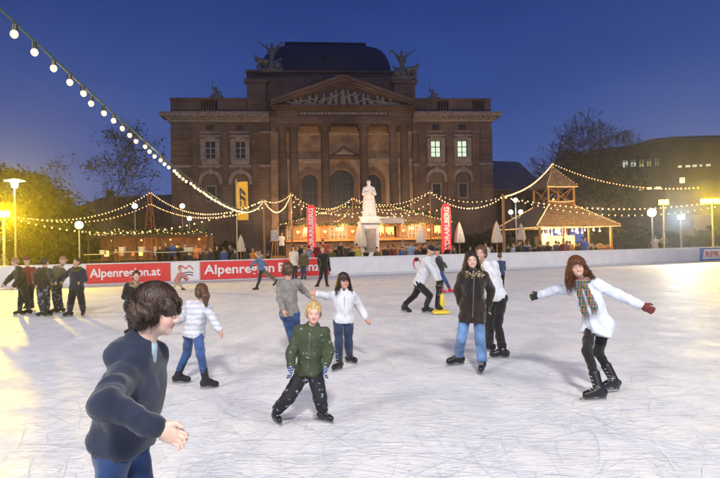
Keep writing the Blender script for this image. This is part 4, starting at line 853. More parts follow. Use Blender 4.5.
column(446.5, 40, 9, 204, 'VORARLBERG', 'tall red column with white vertical lettering right of the statue')
# yellow flag
fl = empty('flag_pole', gdepth(237.2, 37)); tag(fl, 'tall yellow flag with black pattern hanging on a grey pole', 'flag'); zt = at(237, 180.5, 37).z; MB().tube((0, 0, 0), (0, 0, zt+.1), .04, .03, 8).build('pole', M_metal, fl)
z0_, z1_ = at(244, 220, 37).z, at(244, 181.5, 37).z; mb = MB(); mb.tube((0, 0, z1_), (.8, 0, z1_), .015); mb.build('crossbar', M_metal, fl); mb = MB(); nx, nz = 5, 14; fx = lambda i, k: (.03+.75*i/nx, .05*math.sin(i*1.1+k*.5), z0_+(z1_-z0_)*k/nz)
for i in range(nx):
    for k in range(nz): mb.add([fx(i, k), fx(i+1, k), fx(i+1, k+1), fx(i, k+1)], [(0, 1, 2, 3)], True)
mb.build('cloth', mat('yellow_cloth', (.85, .46, .04), .7, var=.08, emit=(1, .55, .05), es=.05), fl); mb = MB(); hz = z1_-z0_; fy = -.065
for pts in ([(.25, .86), (.62, .70), (.62, .62), (.40, .70)], [(.25, .86), (.33, .80), (.33, .55), (.25, .50)], [(.25, .66), (.62, .56), (.62, .36), (.54, .36), (.54, .50), (.33, .56)], [(.25, .50), (.33, .50), (.33, .36), (.25, .34)], [(.25, .30), (.62, .34), (.62, .16), (.54, .22)]):
    mb.add([(x, fy, z0_+hz*z) for x, z in pts], [tuple(range(len(pts)))])
mb.build('black_print', mat('black_print', (.02,)*3), fl)
# parasols
def parasol(px, d, ytop, ybot, label):
    o = empty('closed_parasol', gdepth(px, d)); tag(o, label, 'parasol', 'closed white parasols'); z1_, z0_ = at(px, ytop, d).z, at(px, ybot, d).z; MB().tube((0, 0, 0), (0, 0, z1_), .03, .03, 8).build('pole', M_wood2, o); MB().box(-.3, .3, -.3, .3, 0, .1, .03).build('base', M_metal, o)
    h = z1_-z0_; vs = []; n = 24; K = 9
    for k in range(K+1):
        t = k/K; r_ = .035+.36*t**.8*(1-.25*t**6)*h/1.5
        for i in range(n): a_ = 2*math.pi*i/n; r2 = r_*(1+.28*math.cos(a_*6+t*1.2)); vs.append((r2*math.cos(a_), r2*math.sin(a_), z1_+.02-h*t))
    MB().add(vs, [(k*n+i, (k+1)*n+i, (k+1)*n+(i+1) % n, k*n+(i+1) % n) for k in range(K) for i in range(n)], True).build('canvas', M_canvas, o); MB().sphere((0, 0, z1_+.05), .05, 6, 4).build('finial', M_wood2, o)
for a_ in ((360.5, 40, 222, 247, 'closed white parasol just left of the statue pedestal'), (421, 40, 224, 243, 'closed white parasol between awning and right red column'), (459.5, 40, 223, 243, 'closed white parasol just right of the right red column'), (497, 42, 222, 243, 'closed white parasol left of the pavilion pole'), (521.5, 46, 224, 240, 'closed white parasol before the lit pavilion'), (241, 38, 236, 252, 'small closed white parasol below the yellow flag')): parasol(*a_)
# ------------------------------------------------------------------ lamps
def globe(px, py, d, r_px, label, post=True, en=25, grp='white globe park lamps'):
    o = empty('globe_lamp', gdepth(px, d)); tag(o, label, 'lamp', grp); z = at(px, py, d).z; r = r_px*d/F
    MB().tube((0, 0, 0), (0, 0, z-r), .06, .045, 8).build('post', M_metal, o); MB().lathe((0, 0, 0), [(.16, 0), (.15, .3), (.07, .42)], 10).build('base', M_metal, o)
    MB().sphere((0, 0, z), r, 16, 10).build('globe', M_globe, o); MB().lathe((0, 0, z-r-.06), [(.09, 0), (.12, .08)], 10).build('collar', M_metal, o)
    l = light('POINT', 'globe_lamp_light', (gdepth(px, d)+Vector((0, 0, z))), en, (1, .93, .75), size=r*1.05); return o
globe(79.5, 225, 35, 4.0, 'globe lamp on a pale post left of the bar counter', en=60)
globe(135.5, 206, 50, 2.8, 'globe lamp right of the sparse autumn tree'); globe(183, 206, 52, 2.6, 'globe lamp before the left corner of the theatre'); globe(190, 218.5, 50, 2.4, 'lower globe lamp left of the yellow flag')
globe(652.5, 212.5, 44, 4.2, 'globe lamp behind the couple at the right boards', en=60)
o = empty('globe_lamp', gdepth(516.5, 47)); tag(o, 'triple armed globe lamp between wooden pole and pavilion', 'lamp', 'white globe park lamps'); zz = at(516.5, 200, 47).z; z2 = at(516.5, 212, 47).z
MB().tube((0, 0, 0), (0, 0, zz-.2), .07, .05, 8).build('post', M_metal, o); mb = MB(); mb.poly([(-.42, 0, z2-.2), (-.3, 0, z2-.5), (0, 0, z2-.55), (.3, 0, z2-.5), (.42, 0, z2-.2)], .03); mb.build('arm', M_metal, o)
for x, z in ((0, zz), (-.42, z2), (.42, z2)): MB().sphere((x, 0, z), .2, 14, 8).build('globe', M_globe, o)
light('POINT', 'globe_lamp_light', gdepth(516.5, 47)+Vector((0, -.5, z2+.1)), 40, (1, .93, .75), size=.2)
# street lantern at far left, white with a flat cap
D_ = 36; o = empty('street_lantern', gdepth(15.5, D_)); tag(o, 'street lantern with bright white shade and flat wide cap at far left', 'lamp'); z = at(15.5, 183, D_).z
MB().tube((0, 0, 0), (0, 0, z-.3), .07, .05).build('post', M_metal, o); MB().lathe((0, 0, z-.3), [(.17, 0), (.24, .42)], 14).build('shade', mat('lantern_glow', (1, 1, .9), .3, emit=(1, .98, .8), es=6), o); MB().lathe((0, 0, z+.13), [(.62, 0), (.6, .04), (.2, .14), (.0001, .18)], 18).build('cap', mat('cap_pale', (.8, .8, .7), .4, emit=(1, .95, .7), es=.9), o)
light('POINT', 'street_lantern_light', gdepth(15.5, D_)+Vector((0, -.35, z-.5)), 140, (1, .85, .4), size=.15)
def flood(px, py, d, mglow, col, en, tgt, label, w_=.5, spot=150, heads=1):
    b = gdepth(px, d); o = empty('floodlight', b); tag(o, label, 'floodlight'); z = at(px, py, d).z; MB().tube((0, 0, 0), (0, 0, z-.2), .09, .06).build('mast', M_metal, o)
    for k in range(heads):
        x = (k-(heads-1)/2)*w_*1.3; dv = (Vector(tgt)-(b+Vector((0, 0, z)))).normalized(); M4 = Matrix.Translation((x, -.1, z)) @ dv.to_track_quat('-Y', 'Z').to_matrix().to_4x4()
        h = MB(M4); h.box(-w_/2, w_/2, -.02, .22, -.2, .2, .03); hd = h.build('housing', M_metal, o); g_ = MB(M4); g_.box(-w_/2+.03, w_/2-.03, -.035, -.021, -.17, .17, .004); g_.build('lens', mglow, hd)
    if heads > 1: MB().tube((-heads*w_*.65, -.05, z-.25), (heads*w_*.65, -.05, z-.25), .03).build('crossbar', M_metal, o)
    light('SPOT', 'floodlight_lamp', b+Vector((0, 0, z))+dv*.4, en, col, tgt, .25, spot, .5); return o
flood(4, 214, 31.5, M_yel, YEL, 8000, (-12, 21, 0), 'yellow glaring floodlight at the left edge of the rink', .75, 110)
light('POINT', 'floodlight_spill', at(4, 213, 31.0), 3000, YEL, size=.3)
flood(681, 217, 44, M_bw, (.75, .88, 1), 3200, (5, 8, 1), 'bluish white floodlight right of the globe lamp', .55)
flood(713, 201, 46, M_yel, YEL, 3400, (6, 10, 0), 'row of yellow floodlights at the right edge', .4, 110, 4)
light('POINT', 'floodlight_spill', at(706, 200, 44.8), 3600, YEL, size=.3)
flood(664, 202, 47, M_yel, YEL, 700, (10, 28, 0), 'smaller pair of yellow floodlights left of the bright row', .35, 150, 2)  # added pair, imitates the glow of a bulb garland
# off-frame masts added to carry the unseen fill lamps defined further up
for i, (l_, t_, e_, c_) in enumerate(ADDED_MASTS):
    o = empty('rink_mast', (l_[0], l_[1], 0)); tag(o, ['tallest floodlight mast behind the near end of the rink', 'floodlight mast behind the near left corner of the rink', 'floodlight mast behind the near right corner of the rink', 'floodlight mast on the left side of the rink', 'floodlight mast on the right side of the rink'][i], 'floodlight', 'floodlight masts around the rink')
    MB().tube((0, 0, 0), (0, 0, l_[2]+.3), .14, .09).build('mast', M_metal, o); dv = (Vector(t_)-Vector(l_)).normalized(); M4 = Matrix.Translation((0, 0, l_[2])-dv*.5) @ dv.to_track_quat('-Y', 'Z').to_matrix().to_4x4() if False else Matrix.Translation(Vector((0, 0, l_[2]))-dv*.7) @ dv.to_track_quat('-Y', 'Z').to_matrix().to_4x4()
    MB(M4).box(-.5, .5, -.02, .3, -.3, .3, .04).build('housing', M_metal, o)

# ------------------------------------------------------------------ poles and strings of bulbs
def pole(px, d, ytop, label, w_=.07, ybase=None):
    o = empty('wooden_pole', gdepth(px+.9, d)); tag(o, label, 'pole', 'slim poles carrying the bulb strings'); t = at(px, ytop, d)-gdepth(px+.9, d); MB().tube((0, 0, 0), t, w_, w_*.8, 8).build('post', M_pole, o); MB().sphere(t, w_*1.2, 8, 5).build('cap', M_pole, o)
    return at(px, ytop, d)
P1 = pole(263.6, 33, 199.5, 'slim wooden pole right of the yellow flag'); P2 = pole(291, 40, 193, 'slim pole left of the chalet'); P3 = pole(430, 41, 191, 'slim pole between statue and right red column', .05)
P4 = pole(503, 38.5, 196, 'stout wooden pole left of the pavilion', .11); P0 = pole(150.5, 48, 191.5, 'slim pole of the timber frame behind the left bar', .05); P5 = pole(352.5, 45.5, 197.5, 'slim pole behind the statue', .05)
PA = pv.matrix_basis @ Vector((0, 0, a_z+.45))
bm1 = MB(); bm1.sphere((0, 0, -.068), .021, 12, 8, (1, 1, 1.15)); BULB = bm1.mesh('bulb'); BULB.materials.append(M_bulb)
bs = MB(); bs.tube((0, 0, -.01), (0, 0, -.05), .016, .018, 8); SOCK = bs.mesh('socket'); SOCK.materials.append(M_sock)
bm2 = MB(); bm2.sphere((0, 0, -.07), .047, 6, 4); BULB2 = bm2.mesh('bulb'); BULB2.materials.append(M_bulb2)
def string(A_, B_, sag, step, label, near=False, bulb=None, start=0, end=1, size=1.0):
    A_ = Vector(A_); B_ = Vector(B_); o = empty('light_string', A_); tag(o, label, 'string lights', 'bulb strings over the rink and market'); f = lambda t: (B_-A_)*t+Vector((0, 0, -4*sag*t*(1-t)))
    n = max(2, int((B_-A_).length*(end-start)/step)); c_ = MB(); K = 60 if near else 24; c_.poly([f(start+(end-start)*k/K) for k in range(K+1)], .007 if near else .012, 6 if near else 3); c_.build('cable', M_cable if near else M_sock, o)
    for k in range(n):
        t = start+(end-start)*(k+.5)/n; p = f(t); jit = Vector((random.uniform(-.01, .01), random.uniform(-.01, .01), 0)); b = bpy.data.objects.new('bulb', bulb or (BULB if near else BULB2)); C.objects.link(b); b.parent = o; b.location = p+jit*(1 if near else 2); b.rotation_euler = (random.uniform(-.15, .15), random.uniform(-.15, .15), 0); b.scale = (size,)*3
        if near: sk = bpy.data.objects.new('socket', SOCK); C.objects.link(sk); sk.parent = b
    return o
S0 = at(-22, -12, 2.75)
string(S0, P1, .85, .25, 'bright bulb string sweeping from upper left corner to the slim wooden pole', near=True)
for t, e in ((.12, 18), (.3, 25), (.5, 30), (.7, 35), (.9, 45)): light('POINT', 'string_glow', Vector(S0).lerp(P1, t)+Vector((0, 0, -3.4*t*(1-t)-.15)), e, (1, .70, .36), size=.25)
string(P1, P2, 1.0, .2, 'short bright bulb string between the two slim poles left of the chalet', size=.8)
string(P1, P2, .35, .45, 'taut upper bulb string between the two slim poles left of the chalet', size=.7)
string(P2, P5, 1.0, .27, 'bulb string from the slim pole to behind the statue, upper one', size=.8); string(P2, P5, 1.35, .34, 'bulb string from the slim pole to behind the statue, lower one', size=.7)
string(P5, P3, .75, .28, 'bulb string right of the statue, upper one', size=.8); string(P5, P3, 1.15, .3, 'bulb string right of the statue, lower one', size=.8)
string(P3, P4, 1.0, .2, 'dense bulb string between slim pole and stout wooden pole', size=.95); string(P3, P4, .55, .33, 'thin bulb string above the dense one near the right red column', size=.7)
string(P2, P2+Vector((.02, 0, -1.6)), 0, .16, 'short bulb string hanging down the slim pole', size=.7)
string(at(291, 205, 40), at(447, 207, 41), .75, .5, 'long sagging bulb string across the chalet roof', size=1.1)
LFT = at(-6, 212, 32)
string(LFT, P0, 1.2, .4, 'bulb string rising from the left edge to the timber frame'); string(P0, P1, 1.3, .42, 'bulb string from the timber frame to the slim wooden pole'); string(LFT, P1, 1.5, .42, 'long low bulb string across the left market', size=1.0)
string(P4, PA, .6, .33, 'bulb string climbing from the stout pole to the pavilion top', size=1.1); FR = at(735, 183, 40)
string(PA, at(700, 186.5, 45), .95, .36, 'bulb string falling from the pavilion top to the right floodlights', size=1.2)
string(P4, at(740, 196, 40), .85, .38, 'bulb string from the stout pole to the right edge, upper one', size=1.1); string(P4, at(745, 199, 37), 1.15, .42, 'bulb string from the stout pole to the right edge, lower one', size=.95)
pts = [(84, 230), (117, 227.5), (157, 227.5), (199, 228), (214, 231)]
for i in range(4): string(at(*pts[i], 43), at(*pts[i+1], 43), .42, .30, 'scalloped bulb string over the left bar, %s swag' % ('first', 'second', 'third', 'short last')[i], size=.75)
string(P2+Vector((0, 0, -.5)), at(372, 208, 43), .7, .36, 'bulb string from the slim pole over the left half of the chalet', size=.9)
string(P3+Vector((0, 0, -.8)), at(372, 208, 43), .6, .36, 'bulb string from behind the statue to the pole by the right red column', size=.9)
string(at(28, 217, 36), P0+Vector((0, 0, -1)), .8, .42, 'bulb string from the street lantern to the middle of the timber frame', size=.9)
string(P0+Vector((0, 0, -1)), P1+Vector((0, 0, -.4)), .9, .42, 'bulb string from the middle of the timber frame to below the pole top', size=.9)
CM = lambda x, y, z: CHM @ Vector((x, y, z))
string(CM(ex0, -.95, ez+.12), CM(rx0, 2.9, rz+.2), .1, .26, 'bulb row up the left edge of the chalet roof', size=1.1); string(CM(rx0, 2.9, rz+.2), CM(rx1, 2.9, rz+.2), .05, .3, 'bulb row along the ridge of the chalet roof'); string(CM(rx1, 2.9, rz+.2), CM(ex1, -.95, ez+.12), .1, .26, 'bulb row down the right edge of the chalet roof', size=1.1)
string(CM(L_*.28, -.95, ez+.3), CM(rx0+.6, 1.6, rz-.15), .3, .3, 'short bulb swag on the left half of the chalet roof', size=.8); string(CM(L_*.72, -.95, ez+.3), CM(rx1-.6, 1.6, rz-.15), .3, .3, 'short bulb swag on the right half of the chalet roof', size=.8)
PM = lambda x, y, z: pv.matrix_basis @ Vector((x, y, z))
cs = [(-1, -1), (1, -1), (1, 1), (-1, 1)]; nm = ['front left', 'front right', 'rear right', 'rear left']
for i, (sx, sy) in enumerate(cs):
    if i != 2: string(PM(sx*ew, sy*ew, e_z+.14), PM(sx*(lw-.1), sy*(lw-.1), t_z+.14), 0, .2, 'bulb row up the %s hip of the pavilion roof' % nm[i])
    string(PM(sx*cw, sy*cw, u_z+.1), PM(0, 0, a_z+.1), 0, .3, 'bulb row up the %s hip of the tower roof' % nm[i], size=.7)
string(PM(-ew, -ew-.05, e_z-.02), PM(ew, -ew-.05, e_z-.02), .06, .2, 'bulb row along the front eave of the pavilion', size=.9); string(PM(-ew-.05, -ew, e_z-.02), PM(-ew-.05, ew, e_z-.02), .06, .25, 'bulb row along the left eave of the pavilion', size=.8)
string(PM(-cw, -cw-.05, u_z-.08), PM(cw, -cw-.05, u_z-.08), .03, .15, 'bulb row along the front eave of the tower', size=.9); string(PM(-lw, -lw-.12, t_z+.5), PM(lw, -lw-.12, t_z+.5), .12, .2, 'bulb row on the tower rail', size=.9)
for x, y, e in ((285, 212, 60), (350, 212, 60), (410, 210, 60), (470, 212, 70), (600, 212, 60), (200, 222, 60), (110, 226, 60)): light('POINT', 'string_glow', at(x, y, 39), e*3.2, (1, .62, .3), size=.4)

# ------------------------------------------------------------------ left bar: timber frame, stall, counters
br = empty('timber_frame', gdepth(150.5, 48)); tag(br, 'red lit timber frame tower behind the left bar', 'frame'); zt = P0.z
for sx in (-1, 1): MB().tube((sx*.75, 0, 0), (sx*.12, 0, zt-.1), .05, .04, 5).build('post', M_wood, br)
mb = MB()
for k in range(4): z = zt*(.45+.13*k); wq = .75-.63*z/zt; w2 = .75-.63*(z+zt*.13)/zt; mb.tube((-wq, -.02, z), (w2, -.02, z+zt*.13), .025, n=4); mb.tube((wq, .02, z), (-w2, .02, z+zt*.13), .025, n=4); mb.tube((-wq, 0, z), (wq, 0, z), .03, n=4)
mb.build('cross_brace', mat('red_beam', (.4, .06, .04), .6, emit=(1, .12, .05), es=.06), br)
a, an, L2, uz = local_builder(88, 208, 45, 46); bs_ = empty('bar_stall', a, an); tag(bs_, 'long open bar stall with fir topped roof at left', 'market stall'); ze = uz(150, 236)[1]; zb_ = uz(150, 240)[1]
mb = MB(); mb.box(0, L2, 0, 3, ze, ze+.12, .02); mb.box(-.1, L2+.1, -.12, -.002, ze-.12, ze+.2, .02); mb.build('roof', M_wdark, bs_); mb = MB(); mb.box(0, L2, 2.9, 3, 0, ze-.003, .01); mb.build('back_wall', mat('bar_back', (.14, .06, .035), .7, var=.5, scale=2), bs_)
for k in range(6): x = L2*k/5; MB().box(x-.06, x+.06, .05, .17, 0, ze-.003, .01).build('post', M_wdark, bs_)
mb = MB(); mb.box(0, L2, .2, .75, 1.0, 1.08, .01); mb.build('counter', M_wood, bs_); mb = MB(); mb.box(.05, L2-.05, .3, .36, 0, .997, .01); mb.build('counter_front', M_wdark, bs_)
k = 2600; P = np.stack([rng.random(k)*L2, rng.normal(0, .12, k), ze+.2+np.abs(rng.normal(0, .16, k))], 1); leaves(P, .1, MATS['fir_garland'], bs_, 'fir_garland')
mb = MB(); rq = random.Random(8)
for k in range(46): x = rq.uniform(.1, L2-.1); mb.box(x-.03, x+.03, -.16, -.125, ze+.02+rq.random()*.35, ze+.09+rq.random()*.35) if False else mb.sphere((x, -.2, ze+.1+rq.random()*.35), .028, 5, 3)
mb.build('fairy_lights', M_bulb2, bs_)
for k in range(9):
    x = L2*(.05+.1*k)+rq.uniform(-.2, .2); w_ = rq.uniform(.2, .5); MB().box(x, x+w_, 2.82, 2.89, 1.3, 1.3+rq.uniform(.3, .8), .01).build('sign_board', (M_glowwarm, M_canvas, mat('orange_panel', (.6, .2, .05), .5, emit=(1, .35, .08), es=.35))[k % 3], bs_)
for x in (.15, .4, .65, .9): light('POINT', 'bar_lamp', bs_.matrix_basis @ Vector((L2*x, 1.4, ze-.35)), 170, (1, .52, .2), size=.1); MB().sphere((L2*x, 1.4, ze-.3), .09, 8, 5).build('hanging_lamp', M_glowwarm, bs_)
def bar_table(px0, px1, d, ytop, label, m=M_wdark):
    a = gdepth(px0, d); wq = (px1-px0)*d/F; o = empty('bar_table', a); tag(o, label, 'table', 'high tables of the bar'); z = at((px0+px1)/2, ytop, d).z
    MB().box(0, wq, -.3, .3, z-.05, z, .01).build('table_top', mat('pale_top', (.5, .48, .45), .5), o)
    for x in (.12, wq-.12): mb = MB(); mb.tube((x-.12*(1 if x > .5 else -1), 0, 0), (x, 0, z-.05), .04, n=6); mb.build('leg', m, o)
    return z
bar_table(86, 112, 37, 254, 'dark high table left of the bar'); bar_table(115, 150, 37, 251.5, 'dark high table with white lanterns'); bar_table(152, 176, 37.5, 252, 'dark high table among standing guests'); bar_table(180, 205, 37, 251, 'dark high table right of the standing guests')
def small_box(px, py, d, w_, h_, name, label, cat, m):
    o = empty(name, at(px, py, d)); tag(o, label, cat); mb = MB(); mb.box(-w_/2, w_/2, -w_/2, w_/2, 0, h_, .012); mb.build('body', m, o); mb = MB(); mb.box(-w_/2-.015, w_/2+.015, -w_/2-.015, w_/2+.015, h_+.001, h_+.03, .005); mb.build('lid', M_let, o)
small_box(103, 254, 37, .3, .22, 'table_lantern', 'white box lantern on the dark table left of the bar', 'lantern', M_canvas); small_box(122.5, 251.5, 37, .34, .26, 'table_lantern', 'white box lantern on the left end of the lantern table', 'lantern', M_canvas); small_box(142, 251.5, 37, .34, .28, 'table_lantern', 'white box lantern on the right end of the lantern table', 'lantern', M_canvas); small_box(189, 251, 37, .5, .2, 'table_lantern', 'wide white tray box on the table right of the guests', 'box', M_canvas)
# tables under white cloths, easel
def cloth_table(px, d, w_, label, h=.78):
    o = empty('cloth_table', gdepth(px, d)); tag(o, label, 'table', 'tables under white cloths'); z = h+.25; n = 40; vs = []; K = 7
    for k in range(K+1):
        t = k/K
        for i in range(n):
            a_ = 2*math.pi*i/n; e = .5; cx_, sy_ = math.copysign(abs(math.cos(a_))**e, math.cos(a_)), math.copysign(abs(math.sin(a_))**e, math.sin(a_)); r_ = 1+.10*t*math.sin(a_*9); vs.append((cx_*w_/2*r_, sy_*.4*r_, z-(.001 if k == 0 else 0)-.8*z*t))
    MB().add(vs, [(k*n+i, (k+1)*n+i, (k+1)*n+(i+1) % n, k*n+(i+1) % n) for k in range(K) for i in range(n)], True).add(vs[:n], [tuple(range(n))]).build('tablecloth', M_canvas, o)
    for sx in (-1, 1): MB().tube((sx*w_*.35, 0, 0), (sx*w_*.35, 0, z-.02), .03).build('leg', M_metal, o)
cloth_table(480, 39, 1.6, 'white clothed table right of the right red column'); cloth_table(534, 43, 1.5, 'white clothed table before the pavilion, left'); cloth_table(575, 44, 1.2, 'white clothed table before the pavilion, right'); cloth_table(603, 44, 1.6, 'white clothed table standing alone right of the pavilion')
ea = empty('easel_sign', gdepth(275, 41)); tag(ea, 'wooden easel with pale picture board left of the chalet', 'sign'); z = at(275, 231, 41).z; z2 = at(275, 241, 41).z
for x in (-.35, .35): MB().tube((x, -.1, 0), (x*.35, 0, z2+.2), .03, n=5).build('leg', M_wood2, ea)
MB().tube((0, .5, 0), (0, 0, z2+.2), .03, n=5).build('rear_leg', M_wood2, ea); MB().box(-.35, .35, -.16, -.12, z2-.02, z2+.02, .004).build('ledge', M_wood2, ea); MB().box(-.25, .25, -.14, -.11, z2+.021, z+.05, .006).build('board', mat('pale_picture', (.4, .45, .5), .5, col2=(.15, .2, .3), scale=4), ea)
# ------------------------------------------------------------------ haze volume added to spread a flare-like glow round the floodlights
hz = MB().box(-70, 75, -14, 118, -1.03, 34).build('haze', None); tag(hz, kind='stuff')
m = bpy.data.materials.new('haze'); m.use_nodes = True; nt = m.node_tree; nt.nodes.clear(); vo = N(nt, 'ShaderNodeVolumePrincipled'); oo = N(nt, 'ShaderNodeOutputMaterial')
vo.inputs['Density'].default_value = .0012; vo.inputs['Color'].default_value = (.9, .92, 1, 1); vo.inputs['Anisotropy'].default_value = .84; nt.links.new(vo.outputs[0], oo.inputs['Volume']); hz.data.materials.append(m)
# ------------------------------------------------------------------ people
def vert_col(name, rough=.55, sss=0.0):
    m = bpy.data.materials.new(name); m.use_nodes = True; nt = m.node_tree; b = nt.nodes['Principled BSDF']; a = N(nt, 'ShaderNodeVertexColor'); a.layer_name = 'Col'
    n = N(nt, 'ShaderNodeTexNoise'); n.inputs['Scale'].default_value = 60; mx = N(nt, 'ShaderNodeMixRGB', blend_type='MULTIPLY'); mx.inputs[0].default_value = .22
    nt.links.new(a.outputs[0], mx.inputs[1]); nt.links.new(n.outputs['Fac'], mx.inputs[2]); nt.links.new(mx.outputs[0], b.inputs['Base Color']); b.inputs['Roughness'].default_value = rough; b.inputs['Specular IOR Level'].default_value = .35
    b.inputs['Subsurface Weight'].default_value = .12; b.inputs['Subsurface Radius'].default_value = (.6, .25, .15); b.inputs['Subsurface Scale'].default_value = .02
    return m
M_skin = vert_col('skin')
M_boot = mat('black_boot', (.012, .012, .014), .35, bump=.2, bscale=30); M_boot2 = mat('grey_holder', (.10, .10, .11), .4); M_blade = mat('steel_blade', (.55, .56, .58), .25, metal=.9); M_buckle = mat('pale_buckle', (.5, .5, .52), .4); M_redshoe = mat('red_shoe', (.55, .03, .05), .45)
def hair_mat(name, col, col2=None):
    m = mat('hair_'+name, col, .42, var=.45, scale=30, stretch=(3, 3, .4), bump=.6, bscale=60, spec=.5); return m
HAIR = {'black': hair_mat('black', (.018, .013, .011)), 'dark': hair_mat('dark', (.035, .018, .011)), 'brown': hair_mat('brown', (.09, .042, .02)), 'auburn': hair_mat('auburn', (.13, .042, .016)), 'blond': hair_mat('blond', (.58, .40, .18)), 'fair': hair_mat('fair', (.28, .17, .08))}
def V3(a): return np.array(a, np.float32)
def solve(S, px, py, L, near, S_depth=None):
    """point on the picture ray through (px, py) at distance L from S; near: the solution closer to the camera"""
    r = ray(px, py); o = CAM-S; a = r.dot(r); b = 2*r.dot(o); c = o.dot(o)-L*L; q = b*b-4*a*c
    t = -b/(2*a) if q <= 0 else (-b-math.sqrt(q))/(2*a) if near else (-b+math.sqrt(q))/(2*a)
    p = CAM+r*t
    if q <= 0: p = S+(p-S).normalized()*min(L*1.12, (p-S).length)
    return p
def person(sp):
    D, H = sp['D'], sp['H']; s = H/1.72; kid = sp.get('kid', 0.0); g = sp.get('girth', 1.0)*s; lod = sp.get('lod', 1)
    px0, py0 = sp.get('root', sp['feet'][0][:2]); root_loc = gdepth(sp['pelvis'][0], D); 
    J = lambda q: at(q[0], q[1], D+(q[2] if len(q) > 2 else 0))
    y = R(sp['yaw']); f = Vector((math.sin(y), -math.cos(y), 0)); u = Vector((math.cos(y), math.sin(y), 0)); up = Vector((0, 0, 1))
    Pv, Nk, Hd = J(sp['pelvis']), J(sp['neck']), J(sp['head'])
    ax = (Nk-Pv).normalized(); lean = sp.get('shroll', 0)
    sw, hw_ = .168*s*sp.get('shw', 1), .085*s
    ub = (u-ax*u.dot(ax)).normalized(); ub = (Matrix.Rotation(R(lean), 3, f) @ ub)
    Sh = [Nk-ax*.065*s-ub*sw, Nk-ax*.065*s+ub*sw]; Hp = [Pv-up*.02*s-u*hw_, Pv-up*.02*s+u*hw_]
    El, Wr, Hn = [], [], []
    for i in (0, 1):
        e, w_ = sp['elbow'][i], sp['wrist'][i]; E = solve(Sh[i], e[0], e[1], .275*s*sp.get('arml', 1), e[2] > 0); Wp = solve(E, w_[0], w_[1], .24*s*sp.get('arml', 1), w_[2] > 0); El.append(E); Wr.append(Wp)
        hd = (Wp-E).normalized(); Hn.append(hd)
    Kn, An, Ft = [], [], []
    for i in (0, 1):
        fx, fy, yaw, lift = sp['feet'][i][:4]; D_f = None
        G = ground(fx, fy, lift) if sp.get('gfeet', True) else None
        if G is None: G = gdepth(fx, D)
        yw = R(yaw); hd = Vector((math.cos(yw), math.sin(yw), 0)); pt = R(sp['feet'][i][4]) if len(sp['feet'][i]) > 4 else 0
        hd3 = (hd*math.cos(pt)-up*math.sin(pt)); A_ = G-hd3*.05*s+up*(.135*s+.02)
        kx, ky, kn = sp['knee'][i]; K_ = solve(Hp[i], kx, ky, .40*s, kn > 0)
        d_ = (A_-K_)     # keep the shin length plausible
        K_ = A_-d_.normalized()*min(max(d_.length, .33*s), .43*s); Kn.append(K_); An.append(A_); Ft.append((G, hd, hd3, pt))
    root = Vector(root_loc); L_ = lambda p: np.array(Vector(p)-root, np.float32)
    # head frame
    hy, hp_, hr = (R(a) for a in sp.get('hrot', (sp['yaw'], 0, 0)))
    RM = Matrix.Rotation(hy, 3, 'Z') @ Matrix.Rotation(hp_, 3, 'X') @ Matrix.Rotation(hr, 3, 'Y'); flip = Matrix.Rotation(math.pi, 3, 'Z')
    # local head axes: x right of picture when facing camera, -y is where the face looks -> use y forward = face
    HX = RM @ Vector((-1, 0, 0)); HY = RM @ Vector((0, -1, 0)); HZ = RM @ Vector((0, 0, 1)); hs = s*(1+.22*kid)*sp.get('headscale', 1.0)
    HM = np.array([[*HX], [*HY], [*HZ]], np.float32); HC = L_(Hd)
    def h(x, y_, z): return HC+hs*(x*HM[0]+y_*HM[1]+z*HM[2])
    fine = .0055*hs if lod == 1 else (.004*hs if lod == 0 else (.009 if lod == 2 else .02)); bh = {0: .014, 1: .014, 2: .020, 3: .03}[lod]
    b = SDF(bh, .02*s); b.fine.append((HC, .15*hs, fine))
    hh_ = .9+.1
    b.ell(h(0, -.015, .035), (.074*hs, .094*hs, .084*hs), HM); b.ell(h(0, .018, -.02), (.064*hs, .070*hs, .088*hs), HM, k=.03*hs); b.cap(h(0, .045, -.078), h(0, .066, -.086), .026*hs, .017*hs, k=.035*hs)
    if lod < 3:
        b.cap(h(-.036, .064, -.035), h(-.03, .055, -.06), .02*hs, .016*hs, k=.03*hs); b.cap(h(.036, .064, -.035), h(.03, .055, -.06), .02*hs, .016*hs, k=.03*hs)
        b.cap(h(-.03, .080, .022), h(.03, .080, .022), .008*hs, k=.02*hs)
        for q in (-1, 1): b.sph(h(q*.031, .100, .003), .015*hs, k=.014*hs, op='-'); b.sph(h(q*.031, .0745, .003), .0128*hs, k=.002)
        b.cap(h(0, .086, .008), h(0, .1025, -.028), .0065*hs, .0115*hs, k=.012*hs); b.cap(h(-.011, .092, -.033), h(.011, .092, -.033), .0065*hs, k=.008*hs)
        b.cap(h(-.017, .077, -.0555), h(.017, .077, -.0555), .0062*hs, k=.006*hs); b.cap(h(-.013, .076, -.064), h(.013, .076, -.064), .0068*hs, k=.006*hs)
        for q in (-1, 1): b.ell(h(q*.077, -.008, -.004), (.010*hs, .019*hs, .031*hs), HM, k=.008*hs)
    b.cap(L_(Nk-ax*.03*s), h(0, -.02, -.06), .052*g, .050*hs, k=.03*s)
    ts = .96
    b.cap(L_(Nk-ax*.1*s-ub*.07*s), L_(Nk-ax*.1*s+ub*.07*s), .09*g*ts, k=.05*s); b.cap(L_(Pv), L_(Nk-ax*.14*s), .092*g, .11*g, k=.05*s); b.cap(L_(Hp[0]), L_(Hp[1]), .078*g, k=.05*s)
